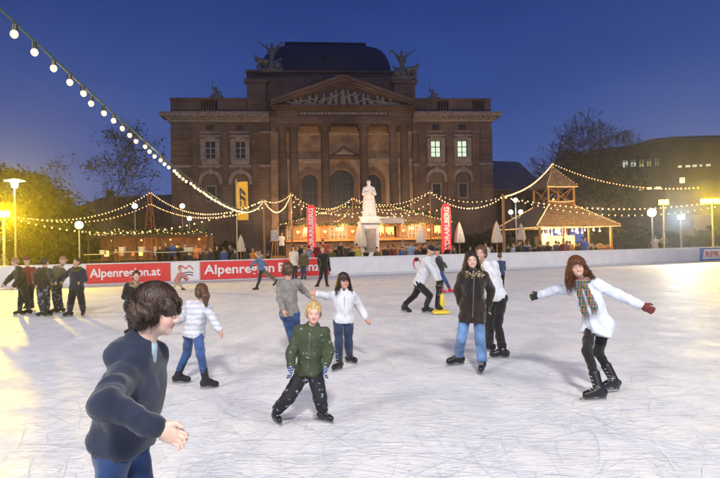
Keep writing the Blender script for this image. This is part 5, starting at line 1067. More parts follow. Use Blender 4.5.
    for i in (0, 1):
        b.cap(L_(Sh[i]), L_(El[i]), .043*g, .036*g, k=.03*s); b.cap(L_(El[i]), L_(Wr[i]), .036*g, .024*g); b.cap(L_(Hp[i]), L_(Kn[i]), .060*g, .042*g, k=.04*s); b.cap(L_(Kn[i]), L_(An[i]-up*.02*s), .046*g, .028*g)
        b.cap(L_(An[i]-up*.03*s), L_(Ft[i][0]+Ft[i][2]*.07*s+up*.085*s), .022*s)
    def hand(b_, i, r_=1.0, curl=.6):
        W_, d = Wr[i], Hn[i]; n_ = d.cross(up); n_ = n_.normalized() if n_.length > .1 else u.copy()
        side = d.cross(n_).normalized(); q = s*r_*(1+.1*kid)      # side: knuckle row direction
        pal = W_+d*.05*q; b_.ell(L_(pal), (.045*q, .019*q, .038*q), np.array([[*d], [*n_], [*side]]), k=.012*q); b_.cap(L_(W_-d*.02*q), L_(W_+d*.03*q), .026*q, .027*q, k=.015*q)
        sg = 1 if i == 0 else -1
        for k_, (o_, ln) in enumerate(((-.028, .062), (-.010, .072), (.009, .068), (.027, .052))):
            a_ = W_+d*.085*q+side*o_*q; c1 = a_+(d*math.cos(curl*.5)+n_*sg*math.sin(curl*.5))*ln*.5*q; c2 = c1+(d*math.cos(curl*1.8)+n_*sg*math.sin(curl*1.8))*ln*.5*q
            b_.cap(L_(a_), L_(c1), .0088*q*r_, .008*q*r_, k=.004*q); b_.cap(L_(c1), L_(c2), .008*q*r_, .0066*q*r_, k=.003*q)
        t0 = W_+d*.03*q-side*.03*q; t1 = t0+(d*.75-side*.5+n_*sg*.3).normalized()*.038*q; b_.cap(L_(t0), L_(t1), .013*q, .0095*q, k=.012*q); b_.cap(L_(t1), L_(t1+(d*.9+n_*sg*.4).normalized()*.028*q), .0095*q, .007*q, k=.004*q)
    for i in (0, 1):
        b.fine.append((L_(Wr[i]+Hn[i]*.06*s), .085*s, {0: .0045, 1: .0075, 2: .015, 3: .03}[lod])); hand(b, i, curl=sp.get('curl', (.6, .6))[i])
    sk = sp.get('skin', (.62, .38, .28))
    def colf(V):
        q = (V-HC)/hs; X, Y, Z = q@HM[0], q@HM[1], q@HM[2]; col = np.tile(np.array(sk, np.float32), (len(V), 1))
        if lod < 3:
            ch = np.exp(-(((np.abs(X)-.042)/.022)**2+((Z+.035)/.022)**2))*(Y > 0); col[:, 1] *= 1-.22*ch; col[:, 2] *= 1-.2*ch
            m = (((np.abs(X)/.024)**2+((Z+.0595)/.0115)**2) < 1) & (Y > .06); col[m] = np.array(sp.get('lips', (.52, .23, .19)))
            if sp.get('smile'):
                m = (((X/.021)**2+((Z+.0605-.005*(X/.02)**2)/.0040)**2) < 1) & (Y > .06); col[m] = (.75, .72, .68)
            for e_ in (-1, 1):
                dd = ((X-e_*.031)/.0135)**2+((Z-.003)/.0062)**2; m = (dd < 1) & (Y > .05); col[m] = (.60, .58, .56); m = (((X-e_*.031)**2+(Z-.003)**2) < .0055**2) & (Y > .05); col[m] = (.03, .02, .015)
                m = (dd >= 1) & (dd < 1.75) & (Y > .05) & (Z > .002); col[m] = (.06, .03, .02)
            m = (np.abs(np.abs(X)-.033) < .018) & (np.abs(Z-.0275+.25*(np.abs(X)-.033)**2/.01*.1) < .0038) & (Y > .05); col[m] = np.array(sp.get('brow', (.10, .055, .035)))
            if lod == 0: m = (((np.abs(X)-.0062)/.003)**2+((Z+.0395)/.003)**2 < 1) & (Y > .07); col[m] = (.12, .05, .04)
        return col
    rb = sdf_obj('person', b, M_skin, None, colf); rb.location = root; tag(rb, sp['label'], 'person', sp.get('group', 'ice skaters on the rink'))
    # ---- trousers
    if sp.get('legs', True):
        t = SDF(bh if lod else .012, .035*s); lt = sp.get('legpad', .018)*s; fo = sp.get('legfold', .0015)
        t.cap(L_(Pv+ax*.07*s-u*.04*s), L_(Pv+ax*.07*s+u*.04*s), .095*g+lt*.3, k=.04); t.cap(L_(Hp[0]), L_(Hp[1]), .092*g+lt*.5, k=.04)
        for i in (0, 1): t.cap(L_(Hp[i]), L_(Kn[i]), .078*g+lt, .056*g+lt, fold=(fo, .11*s)); lo = An[i].lerp(Kn[i], sp.get('cuff', .18)); t.cap(L_(Kn[i]), L_(lo), .055*g+lt, .043*g+lt*sp.get('flare', 1), k=.02, fold=(fo*1.3, .07*s))
        sdf_obj('trousers', t, sp['leg_m'], rb, crease=(sp.get('lcr', .009)*s, 13) if lod < 3 else None)
    # ---- top
    T = SDF(bh if lod else .012, .035*s); p = sp.get('pad', .022)*s; fo = sp.get('fold', .002); ln = sp.get('length', .05)*s; wid = sp.get('skirt', 1.0)
    mid = Pv.lerp(Nk, .5)
    T.cap(L_(Pv-u*.055*s), L_(Pv+u*.055*s), .103*g+p*wid, k=.05); T.cap(L_(Pv), L_(Nk-ax*.17*s), .112*g+p, .118*g+p, k=.05, flat=(np.array([*f], np.float32), .92)); T.cap(L_(mid-ub*.03*s), L_(mid+ub*.03*s), .10*g+p+sp.get('belly', 0)*.6, k=.05); T.cap(L_(Pv+ax*.02*s), L_(Pv.lerp(Nk, .35)), .112*g+p+sp.get('belly', 0), k=.06)
    T.cap(L_(Nk-ax*.15*s-ub*.06*s), L_(Nk-ax*.15*s+ub*.06*s), .10*g+p*.8, k=.05); T.cap(L_(Sh[0]), L_(Sh[1]), .050*g+p*.6, k=.05)
    T.cap(L_(Nk-ax*.06*s), L_(Nk+ax*.005*s), .078*g+p*.3, .058*g+p*.2, k=.04)
    if sp.get('collar'): T.open_ = True; T.cap(L_(Nk-ax*.03*s), L_(Nk+ax*.035*s), .080*s, .070*s, k=.03); T.cap(L_(Nk-f*.05*s), L_(Nk-f*.02*s+ax*.065*s), .055*s, .05*s, k=.03)
    if ln > .08*s:
        kd = ((Kn[0]+Kn[1])/2-Pv).normalized(); e_ = Pv+kd*ln
        T.cap(L_(Pv), L_(e_), .115*g+p*wid, .128*g+p*wid*1.25, k=.05, fold=(fo, .3)); T.cap(L_(Hp[0]), L_(e_-u*.07*s*wid), .09*g+p, .10*g+p*wid); T.cap(L_(Hp[1]), L_(e_+u*.07*s*wid), .09*g+p, .10*g+p*wid); cutp, cn = e_, kd
    else: kd = -ax; cutp, cn = Pv+kd*ln, kd
    if ln <= .08*s:
        for q_ in (-1, 1): T.cap(L_(Pv+u*q_*.055*s), L_(Pv+u*q_*.055*s-ax*(ln+.09*s)), .103*g+p*wid, k=.03)
    T.cut(L_(cutp), np.array([*cn]))
    if sp.get('open'): T.cap(L_(Nk+f*.2*s), L_(Pv+f*.35*s), .02*s, .03*s, op='-')
    if sp.get('collar'): T.cap(L_(Nk+f*.085*s+ax*.05*s), L_(Nk+f*.125*s-ax*.10*s), .040*s, .006*s, k=.008, op='-')
    for i in (0, 1):
        af = sp.get('armfold', fo*.8); T.cap(L_(Sh[i]), L_(El[i]), .052*g+p, .043*g+p, k=.03, fold=(af, .075*s)); T.cap(L_(El[i]), L_(Wr[i]-Hn[i]*.015*s), .044*g+p, .033*g+p*.9, k=.02, fold=(af, .06*s))
    if sp.get('hood'): T.cap(L_(Nk-f*.085*s-ub*.05*s+ax*.01*s), L_(Nk-f*.085*s+ub*.05*s+ax*.01*s), .055*s, k=.03); T.cap(L_(Nk-ub*.08*s+ax*.01*s), L_(Nk-ub*.05*s+f*.05*s-ax*.03*s), .028*s, k=.02); T.cap(L_(Nk+ub*.08*s+ax*.01*s), L_(Nk+ub*.05*s+f*.05*s-ax*.03*s), .028*s, k=.02)
    tm = sp['top_m']; jk = sdf_obj(sp.get('top', 'jacket'), T, tm, rb, crease=(sp.get('cr', .013)*s, sp.get('crs', 10), D) if lod < 3 else None)
    if sp.get('zip', True) and lod < 2:
        z = MB(); n_ = 16; a0, a1 = Nk-ax*.08*s, cutp
        prev = None
        for k in range(n_+1):
            q = a0.lerp(a1, k/n_); o_ = q+f*(.118*g+p+.014*s)*(.95 if k else .8); 
            if prev is not None: z.tube(Vector(L_(prev)), Vector(L_(o_)), .005*s, n=4)
            prev = o_
        z.build('zip', sp.get('zip_m', M_metal), jk)
    if sp.get('trim'):      # fur round the hood / collar
        n_ = 2600; a_ = rng.random(n_)*6.283; c0 = L_(Nk+ax*.005*s); rr_ = .108*s; P = c0+np.outer(np.cos(a_), np.array([*ub]))*rr_+np.outer(np.sin(a_), np.array([*f]))*rr_*.85-np.outer(np.sin(a_) > .2, np.array([*ax]))*.05*s+rng.normal(0, .022*s, (n_, 3)); leaves(P.astype(np.float32), .020*s, sp['trim'], jk, 'fur_trim')
    if sp.get('collar'):
        c = SDF(.007, .01); c.cap(L_(Nk-ax*.06*s+f*.01*s), L_(Nk+ax*.03*s+f*.01*s), .075*s, .060*s); sdf_obj('collar', c, sp['collar'], rb)
    if sp.get('scarf'):
        c = SDF(.010, .02)
        for k in range(14): a_ = 6.283*k/14; a2 = 6.283*(k+1)/14; q = lambda t: Nk+ax*.02*s+ub*math.cos(t)*.078*s+f*math.sin(t)*.075*s-up*.02*s*max(0, math.sin(t)); c.cap(L_(q(a_)), L_(q(a2)), .036*s, fold=(.006, .05))
        e0 = Nk+f*.10*s-ax*.02*s; sl_ = sp.get('scarf_len', .4)*s
        for q_, l_ in ((-.035, 1), (.04, .86)): c.cap(L_(e0+ub*q_*s), L_(e0+ub*q_*1.7*s-ax*sl_*l_+f*.055*s), .032*s, .045*s, flat=(np.array([*f], np.float32), .45), fold=(.004, .09))
        so = sdf_obj('scarf', c, sp['scarf'], rb); fr = MB()
        for q_, l_ in ((-.035, 1), (.04, .86)):
            for k in range(9): b0 = e0+ub*(q_*1.7*s+(k-4)*.010*s)-ax*(sl_*l_+.03*s)+f*.055*s; fr.tube(Vector(L_(b0)), Vector(L_(b0-up*(.06+.01*(k % 3))*s+ub*random.uniform(-.01, .01))), .004*s, .002, 3)
        fr.build('fringe', sp['scarf'], so)
    gm = sp.get('glove', (None, None))
    for i in (0, 1):
        if gm[i]:
            gl = SDF(.007 if lod < 2 else .014, .008); hand(gl, i, 1.22, curl=sp.get('curl', (.6, .6))[i]); gl.cap(L_(Wr[i]-Hn[i]*.05*s), L_(Wr[i]+Hn[i]*.01*s), .042*s, .036*s); sdf_obj('glove', gl, gm[i], rb)
    # ---- skates
    if sp.get('skates', True):
      for i in (0, 1):
        G, hd, hd3, pt = Ft[i]; sh = (Kn[i]-An[i]).normalized(); sd = hd.cross(up).normalized(); nrm = (up*math.cos(pt)+hd*math.sin(pt)); 
        def q(x, z, y_=0): return L_(G+hd3*x*s+nrm*z*s+sd*y_*s)
        c = SDF({0: .01, 1: .0095, 2: .016, 3: .03}[lod], .02*s); c.cap(q(-.115, .10), q(-.07, .10), .042*s, .045*s); c.cap(q(-.07, .095), q(.11, .085), .045*s, .038*s); c.cap(q(-.03, .13), q(.07, .10), .042*s, .035*s); c.cap(L_(An[i]-up*.02*s), L_(An[i]+sh*sp.get('shaft', .19)*s), .054*s, .064*s, k=.03*s)
        c.cut(L_(An[i]+sh*(sp.get('shaft', .19)-.01)*s), np.array([*sh])); c.cut(q(0, .052), -np.array([*nrm])); c.cap(q(-.14, .061), q(.14, .061), .012*s, k=.004, flat=None); c.cap(q(-.10, .061), q(.10, .061), .036*s, .034*s, k=.01, flat=(np.array([*nrm], np.float32), .3))
        so = sdf_obj('skate', c, sp.get('boot_m', M_boot), rb)
        if lod < 3:
            B_ = MB(Matrix.Translation(Vector(L_(G))) @ Matrix(((hd3.x, sd.x, nrm.x, 0), (hd3.y, sd.y, nrm.y, 0), (hd3.z, sd.z, nrm.z, 0), (0, 0, 0, 1))))
            B_.prism([(-.14*s, .002), (.13*s, .002), (.155*s, .012*s), (.15*s, .03*s), (-.145*s, .026*s)], -.0022, .0022); B_.build('blade', M_blade, so); B2 = MB(B_.M); B2.box(-.135*s, -.055*s, -.012*s, .012*s, .022*s, .058*s, .004); B2.box(.03*s, .125*s, -.012*s, .012*s, .022*s, .058*s, .004); B2.box(-.06*s, .04*s, -.006*s, .006*s, .022*s, .034*s); B2.build('blade_holder', M_boot2, so)
        if lod < 2:
            lc = MB()
            for k in range(5): c_ = An[i]+sh*(.13-.045*k)*s+hd*(.058+.012*k*(k > 2)*1.6)*s if k < 3 else G+hd3*(.035+.03*(k-3))*s+nrm*(.155-.018*(k-3))*s; lc.tube(Vector(L_(c_-sd*.028*s)), Vector(L_(c_+sd*.028*s)), .0055*s, n=4)
            lc.build('buckle', M_buckle, so)
    # ---- hair
    hs_ = sp.get('hair', ('dark', 'short')); hm = HAIR[hs_[0]] if isinstance(hs_[0], str) else hs_[0]; st = hs_[1]
    c = SDF({0: .006, 1: .0075, 2: .011, 3: .022}[lod]*hs, .02*hs)
    if st == 'hat': c.ell(h(0, -.012, .062), (.088*hs, .106*hs, .078*hs), HM); c.cut(h(0, .0, .022), -HM[2]); c.ell(h(0, -.012, .035), (.090*hs, .108*hs, .02*hs), HM, k=.01); sdf_obj('hat', c, sp['hat_m'], rb)
    elif st != 'none':
        c.ell(h(0, -.022, .045), (.086*hs, .104*hs, .092*hs), HM); 
        if st in ('short', 'tied', 'ponytail', 'mop', 'long', 'curly', 'bob', 'part'): c.cap(h(-.04, -.06, -.02), h(.04, -.06, -.02), .055*hs, k=.04*hs)
        if st in ('long', 'curly', 'bob', 'mop', 'part'):
            for q_ in (-1, 1): c.cap(h(q_*.068, -.01, .03), h(q_*(.085 if st != 'mop' else .074), .0, -.07 if st != 'mop' else -.02), (.03 if st != 'mop' else .024)*hs, (.036 if st != 'mop' else .020)*hs, k=.03*hs)
            c.cap(h(-.05, -.06, -.03), h(-.04, -.06, -.13 if st in ('long', 'curly', 'part') else (-.08 if st == 'bob' else -.055)), .05*hs if st != 'mop' else .036*hs, k=.04); c.cap(h(.05, -.06, -.03), h(.04, -.06, -.13 if st in ('long', 'curly', 'part') else (-.08 if st == 'bob' else -.055)), .05*hs if st != 'mop' else .036*hs, k=.04)
        c.ell(h(0, .085, -.025), ((.066 if st != 'mop' else .062)*hs, .062*hs, {'mop': .062, 'bob': .066, 'long': .082, 'curly': .088}.get(st, .098)*hs), HM, op='-', k=.012*hs)
        if st in ('mop', 'bob'): c.cap(h(-.05, .060, .045), h(.05, .060, .045), .028*hs, k=.02*hs)
        if st == 'mop': c.cap(h(-.06, .035, .02), h(-.035, .076, .008), .022*hs, .014*hs, k=.02*hs); c.cap(h(.06, .035, .02), h(.035, .076, .008), .022*hs, .014*hs, k=.02*hs); c.cap(h(-.03, .078, .020), h(.03, .078, .020), .015*hs, k=.02*hs)
        if st == 'tied': c.sph(h(0, -.125, .02), .035*hs)
        if st == 'ponytail': c.sph(h(0, -.12, .045), .034*hs); c.cap(h(0, -.14, .04), h(.03, -.19, -.06), .036*hs, .052*hs); c.cap(h(.03, -.19, -.06), h(.03, -.175, -.20), .052*hs, .015*hs)
        ho = sdf_obj('hair', c, hm, rb, crease=((.010 if lod == 0 else .006)*hs, 30) if lod < 3 else None)
        if lod < 2 or sp.get('strands'):
            nst, ln_, wv, w_ = {'short': (420, .03, .004, .0035), 'mop': (2300, .05, .010, .0022), 'long': (700, .20, .012, .0035), 'curly': (1500, .25, .035, .004), 'part': (700, .22, .010, .0035), 'bob': (300, .10, .006, .0045), 'tied': (300, .01, .002, .003), 'ponytail': (300, .02, .003, .003)}[st]
            VV = []; QQ = []; cen = HC+hs*(-.022*HM[1]+.045*HM[2]); rad = np.array([.090, .108, .096])*hs
            for k in range(nst):
                a_ = rng.random()*6.283; e_ = R(35+rng.random()*53); fr_ = math.cos(a_-math.pi/2)       # a=90deg is the face
                low = R(-28 if st in ('mop', 'short', 'tied', 'ponytail') else -12) if fr_ < .5 else R(38 if st not in ('mop', 'bob', 'long') else 5 if st == 'mop' else 18); low += R(rng.normal()*8); pts_ = []
                for j in range(7): ee = e_+(low-e_)*j/6; aa = a_+.15*math.sin(j+k); loc = np.array([math.cos(aa)*math.cos(ee), math.sin(aa)*math.cos(ee), math.sin(ee)])*rad*(1.0+.06*rng.random()); pts_.append(cen+loc@HM)
                hang = ln_*(.5+.8*rng.random())*(1 if fr_ < .55 else (.25 if st in ('long', 'curly', 'bob') else .04 if st != 'mop' else .55)); dirv = np.array([0, 0, -1.0])+.25*(pts_[-1]-cen)/np.linalg.norm(pts_[-1]-cen); sw_ = np.array(sp.get('hair_blow', (0, 0, 0)))
                ph = rng.random()*6; base = pts_[-1]
                for j in range(1, 8): tt = j/7; pts_.append(base+hs*hang*tt*(dirv+sw_*tt)+hs*wv*np.array([math.sin(ph+tt*9), math.cos(ph*1.3+tt*9), .3*math.sin(tt*7+ph)])*tt**.5)
                pts_ = np.array(pts_); i0 = len(VV); tn = np.cross(np.gradient(pts_, axis=0), pts_-cen); tn /= np.linalg.norm(tn, axis=1)[:, None]+1e-6; npt = len(pts_)
                for j in range(npt): wj = w_*hs*(1-.75*(j/npt)**2); VV += [pts_[j]-tn[j]*wj, pts_[j]+tn[j]*wj]
                QQ += [(i0+2*j, i0+2*j+1, i0+2*j+3, i0+2*j+2) for j in range(npt-1)]
            so = link('hair_strands', np_mesh('hair_strands', VV, QQ), hm, ho); so['kind'] = 'stuff'
    return rb, root, dict(Sh=Sh, El=El, Wr=Wr, Hn=Hn, Nk=Nk, Pv=Pv, ax=ax, ub=ub, f=f, s=s, L=L_, h=h, HM=HM, hs=hs)

navy = cloth('navy_wool', (.016, .024, .050), bump=.3, bscale=160); jeans = cloth('jeans', (.030, .075, .21), var=.4, scale=9, bscale=300); jeans2 = cloth('pale_jeans', (.11, .21, .40), var=.45, scale=7, bscale=300); djeans = cloth('dark_jeans', (.022, .038, .085), var=.4, scale=9)
blk = cloth('black', (.012, .012, .014), var=.3); white = cloth('white', (.60, .62, .67), var=.06, bump=.25, bscale=60); wcoat = cloth('pale_coat', (.62, .68, .78), var=.08, bump=.35, bscale=90); green = cloth('green', (.045, .062, .032), rough=.6, var=.3, scale=11); brown = cloth('dark_brown', (.022, .015, .012), var=.35)
grey = cloth('grey_knit', (.22, .21, .20), bump=.8, bscale=120); tan = cloth('pinkish', (.50, .22, .20)); denim = cloth('denim_jacket', (.10, .17, .30)); pantspat = cloth('snowy_black', (.014, .014, .018), col2=(.014, .014, .018)); dred = cloth('dark_red', (.16, .02, .025)); beige = cloth('beige', (.45, .38, .28)); olive = cloth('olive', (.10, .085, .04)); blue = cloth('bright_blue', (.04, .10, .35)); charcoal = cloth('charcoal', (.035, .035, .04))
def spots(name, base, spot, scale, lo, hi):
    return mat('cloth_'+name, spot, .85, col2=base, scale=scale, thresh=(lo, hi), bump=.3, bscale=120)
sgreen = spots('snow_flecked_green', (.042, .058, .030), (.26, .30, .30), 34, .635, .68); snowpants = spots('snow_dusted', (.012, .013, .018), (.32, .38, .52), 22, .625, .67); camo = spots('patterned_trousers', (.016, .016, .022), (.15, .17, .22), 16, .53, .58)
def wave_mat(name, c1, c2, scale, axis='Z', thr=.5, dist=1.5):
    m = mat(name, c1, .8, bump=.3, bscale=80); nt = m.node_tree; b = nt.nodes['Principled BSDF']; tc = N(nt, 'ShaderNodeTexCoord'); wv = N(nt, 'ShaderNodeTexWave'); wv.bands_direction = axis; wv.inputs['Scale'].default_value = scale; wv.inputs['Distortion'].default_value = dist; wv.inputs['Detail'].default_value = 1; wv.inputs['Detail Scale'].default_value = 1.5
    nt.links.new(tc.outputs['Object'], wv.inputs['Vector']); cr = N(nt, 'ShaderNodeValToRGB'); cr.color_ramp.elements[0].position = thr-.12; cr.color_ramp.elements[1].position = thr+.12; cr.color_ramp.elements[0].color = (*c1, 1); cr.color_ramp.elements[1].color = (*c2, 1); nt.links.new(wv.outputs['Fac'], cr.inputs[0]); nt.links.new(cr.outputs[0], b.inputs['Base Color']); return m
stripes = wave_mat('striped_padded', (.58, .60, .66), (.44, .48, .56), 5.0, 'Z', .62, 2.5); gstripe = wave_mat('striped_glove', (.02, .05, .16), (.35, .45, .65), 16, 'Z', .6, .5)
def plaid():
    m = mat('plaid_scarf', (.1, .15, .08), .85, bump=.5, bscale=200); nt = m.node_tree; b = nt.nodes['Principled BSDF']; tc = N(nt, 'ShaderNodeTexCoord'); last = None
    for i, (ax_, sc, c, lo) in enumerate((('Z', 5.5, (.55, .10, .05), .62), ('X', 7, (.10, .16, .30), .60), ('Z', 9, (.40, .30, .08), .88), ('X', 13, (.03, .05, .03), .80))):
        wv = N(nt, 'ShaderNodeTexWave'); wv.bands_direction = ax_; wv.inputs['Scale'].default_value = sc; wv.inputs['Distortion'].default_value = .6; nt.links.new(tc.outputs['Object'], wv.inputs['Vector']); r_ = N(nt, 'ShaderNodeValToRGB'); r_.color_ramp.elements[0].position = lo; r_.color_ramp.elements[1].position = min(1, lo+.1); nt.links.new(wv.outputs['Fac'], r_.inputs[0])
        mx = N(nt, 'ShaderNodeMixRGB'); nt.links.new(r_.outputs[0], mx.inputs[0]); mx.inputs[2].default_value = (*c, 1)
        if last is None: mx.inputs[1].default_value = (.07, .13, .06, 1)
        else: nt.links.new(last, mx.inputs[1])
        last = mx.outputs[0]
    nt.links.new(last, b.inputs['Base Color']); return m
M_fur = mat('fur', (.42, .33, .22), .9, var=.4, scale=30); M_plaid = plaid(); M_bscarf = cloth('black_scarf', (.012, .010, .012), bump=.6); M_bglove = cloth('black_glove', (.015, .013, .013)); M_rglove = cloth('maroon_glove', (.13, .025, .02)); M_shirt = cloth('pale_blue_shirt', (.32, .46, .54))

PEOPLE = {}
def P_(key, **k): PEOPLE[key] = person(k); return PEOPLE[key]
# the boy rushing past close to the camera
P_('hero', D=2.2, H=1.47, kid=.35, shw=.85, arml=.88, skirt=1.2, belly=.010, yaw=86, pelvis=(122, 440, .08), girth=.9, neck=(140.5, 353, 0), head=(158, 311, -.02), hrot=(86, 12, 0), headscale=.87, elbow=[(104, 404, 1), (140, 405, -1)], wrist=[(157, 428, -1), (148, 430, -1)], knee=[(108, 565, 1), (158, 560, -1)], feet=[(95, 690, 0, .0), (165, 668, 0, .0)], gfeet=True,
   leg_m=cloth('deep_blue_jeans', (.014, .040, .12), var=.4, scale=9, bscale=300), top_m=navy, pad=.016, fold=.002, armfold=.003, cr=.011, crs=10, hood=True, collar=M_shirt, hair=('dark', 'mop'), hair_blow=(-.25, 0, .1), skin=(.70, .50, .42), lod=0, length=-.005, zip=False, curl=(.85, .9), legpad=.0, label='boy in dark blue padded jacket and jeans rushing past close to the camera')
P_('green', D=5.42, H=1.17, kid=1, yaw=-4, pelvis=(309, 372, 0), neck=(312.3, 327, -.03), head=(313.6, 313.5, -.06), hrot=(8, 4, 3), elbow=[(290.5, 352, -1), (328.5, 351, -1)], wrist=[(291, 366, 1), (326, 366, 1)], knee=[(288, 398, 1), (320, 398, 1)], feet=[(277, 424, -60, 0), (325.5, 423, -38, 0)],
   leg_m=snowpants, top_m=sgreen, pad=.030, fold=.003, cr=.012, length=.03, skirt=1.1, hood=True, glove=(gstripe, gstripe), hair=('blond', 'short'), skin=(.75, .46, .38), label='small blond boy in green jacket and snow dusted black trousers', legpad=.035, shw=1.05, brow=(.4, .25, .15))
P_('whitegirl', shw=.9, girth=.93, D=7.9, H=1.38, kid=.6, yaw=8, pelvis=(343.5, 319.5, 0), neck=(343.7, 291.5, -.02), head=(343.8, 281.3, -.05), hrot=(18, 0, 0), elbow=[(326.5, 296, -1), (359.5, 305.5, -1)], wrist=[(316.5, 294, 1), (365.5, 317.5, 1)], knee=[(338.8, 341, 1), (348, 339, 1)], feet=[(337.5, 371, -125, 0), (351.5, 364, -45, 0)],
   leg_m=djeans, top_m=white, pad=.028, length=.05, collar=cloth('dark_jumper', (.03, .03, .05)), hair=('dark', 'long'), skin=(.62, .36, .27), label='girl in short white jacket and dark jeans holding hands behind the blond boy', legpad=.02)
P_('greykid', D=8.6, H=1.46, kid=.4, yaw=172, pelvis=(289.5, 313, 0), neck=(288.5, 280, 0), head=(288, 270.3, 0), hrot=(165, 0, 0), elbow=[(302, 289.5, -1), (279.3, 297.5, 1)], wrist=[(311, 296.5, 1), (283, 310, 1)], knee=[(296.5, 331, -1), (291, 333, -1)], feet=[(301, 357, 60, 0), (293, 355, 100, 0)],
   leg_m=jeans, top_m=grey, pad=.012, length=.05, hair=('brown', 'short'), zip=False, label='youth in grey jumper and blue jeans seen from behind', top='jumper')
P_('stripes', shw=.92, girth=.93, D=7.0, H=1.34, kid=.5, yaw=160, pelvis=(193.5, 334, 0), neck=(199.5, 302.5, 0), head=(201.3, 293, -.0), hrot=(205, 8, 0), elbow=[(213, 318, 1), (183.5, 317, -1)], wrist=[(219.5, 330.5, 1), (176, 322, -1)], knee=[(200.8, 355, 1), (187, 353.5, -1)], feet=[(209, 389, 28, 0, 8), (181, 384, 22, 0, 8)],
   leg_m=jeans, top_m=stripes, pad=.026, fold=.004, length=.04, hair=('brown', 'ponytail'), zip=False, label='girl with ponytail in pale striped padded jacket seen from behind', boot_m=M_boot, legpad=.014)
P_('browngirl', shaft=.07, D=7.65, shw=.86, girth=.93, H=1.62, yaw=-6, pelvis=(472.5, 306, 0), neck=(473.3, 271.5, -.02), head=(471.6, 260.3, -.06), hrot=(-4, 4, -6), elbow=[(457.8, 291, -1), (490.5, 289, -1)], wrist=[(462, 306, 1), (489, 305, 1)], knee=[(461.5, 338, 1), (479.8, 337, 1)], feet=[(455.5, 366, -165, 0), (482, 373.5, -110, 0)],
   leg_m=jeans2, top_m=brown, pad=.024, length=.24, skirt=1.0, trim=M_fur, scarf=M_bscarf, scarf_len=.3, hair=('dark', 'part'), skin=(.66, .44, .36), smile=True, glove=(None, M_bglove), label='smiling young woman in long dark brown coat, black scarf and pale blue jeans', legpad=.016, flare=1.9, cuff=.10)
P_('whitewoman', shaft=.07, shw=.9, girth=.92, D=8.5, H=1.68, yaw=-30, pelvis=(496, 296, .0), neck=(484.5, 263.5, -.02), head=(480.5, 253.5, -.06), hrot=(-25, 2, 8), elbow=[(478, 283, -1), (497.5, 280, -1)], wrist=[(482, 299, 1), (503, 294, -1)], knee=[(489.5, 323, 1), (497.5, 326, 1)], feet=[(486.5, 352.5, 178, 0), (499.5, 359.3, 175, 0)],
   leg_m=blk, top_m=white, pad=.016, length=.06, hair=('brown', 'tied'), skin=(.60, .38, .30), smile=True, label='woman in white jacket and black trousers just behind the brown coated one', legpad=.016, flare=1.6, cuff=.10)
P_('coatgirl', shw=.88, girth=.92, D=6.3, H=1.60, yaw=-38, pelvis=(598, 322, .0), neck=(582.5, 281.5, -.05), head=(577, 267, -.10), hrot=(-14, 2, -10), elbow=[(556, 290, -1), (618, 294.5, -1)], wrist=[(539.5, 295, -1), (641, 305.5, 1)], knee=[(587, 350.5, 1), (598, 352, -1)], feet=[(595, 401.3, 188, 0), (611, 391.5, 205, .02, -4)],
   leg_m=blk, top_m=wcoat, pad=.017, length=.16, skirt=1.1, scarf=M_plaid, scarf_len=.36, hair=('auburn', 'curly'), hair_blow=(.35, .2, 0), skin=(.64, .40, .31), smile=True, glove=(M_bglove, M_rglove), label='young woman with long curly hair, white coat and plaid scarf, arms spread wide', legpad=.004, legfold=.002, curl=(1.0, .9), fold=.003, cuff=.3)
P_('blackcoat', D=11.6, H=1.36, kid=.6, yaw=12, pelvis=(131.8, 305, 0), neck=(135, 284.3, 0), head=(136.2, 276.3, -.05), hrot=(25, 0, 0), elbow=[(124.5, 296.5, -1), (145, 296.5, -1)], wrist=[(130.5, 300, 1), (139, 303, 1)], knee=[(130, 319, 1), (136.5, 319, 1)], feet=[(129, 334.5, -120, 0), (138, 334, -70, 0)],
   leg_m=charcoal, top_m=blk, pad=.03, length=.15, trim=M_fur, hair=('dark', 'tied'), label='girl in black coat with fur collar behind the rushing boy', lod=2)
P_('pusher', D=13.9, H=1.78, yaw=62, pelvis=(419.5, 283, 0), neck=(429, 258, -.1), head=(431, 250.7, -.15), hrot=(50, 25, 0), elbow=[(433, 270, 1), (436, 269, -1)], wrist=[(437.5, 281.5, 1), (440, 280, -1)], knee=[(430.5, 294, 1), (414.5, 295.5, -1)], feet=[(428, 313.3, -8, 0), (405.5, 312.7, 20, .0, 25)],
   leg_m=blk, top_m=white, pad=.02, length=.06, hair=('black', 'hat'), hat_m=blk, lod=2, glove=(M_bglove, M_bglove), label='adult in white jacket and black hat bending over a penguin skating aid')
P_('redshoes', D=19.4, H=1.62, yaw=60, pelvis=(440.5, 270, 0), neck=(438.5, 257, 0), head=(437.3, 251.5, 0), hrot=(60, 0, 0), elbow=[(444, 264, 1), (436, 264, -1)], wrist=[(446.5, 267.5, 1), (438, 269, -1)], knee=[(445, 279.5, 1), (441, 281, 1)], feet=[(451.5, 293.5, 10, 0), (443.5, 294, 10, 0)],
   leg_m=jeans, top_m=charcoal, hair=('black', 'hat'), hat_m=blk, lod=3, boot_m=M_redshoe, label='child in dark jacket, jeans and red shoes behind the bending adult')
P_('backpack', D=19.5, H=1.36, kid=.5, yaw=170, pelvis=(500.7, 273.5, 0), neck=(500.2, 261, 0), head=(500, 255.7, 0), hrot=(150, 0, 0), elbow=[(504.5, 266, -1), (496, 266, -1)], wrist=[(505, 270, -1), (496, 271, -1)], knee=[(502, 281, 1), (499, 281, 1)], feet=[(503.5, 291.5, 60, 0), (499, 291, 100, 0)],
   leg_m=blk, top_m=cloth('navy_vest', (.03, .05, .12)), hair=('brown', 'short'), lod=3, label='small child in dark clothes just right of the woman in the white jacket')
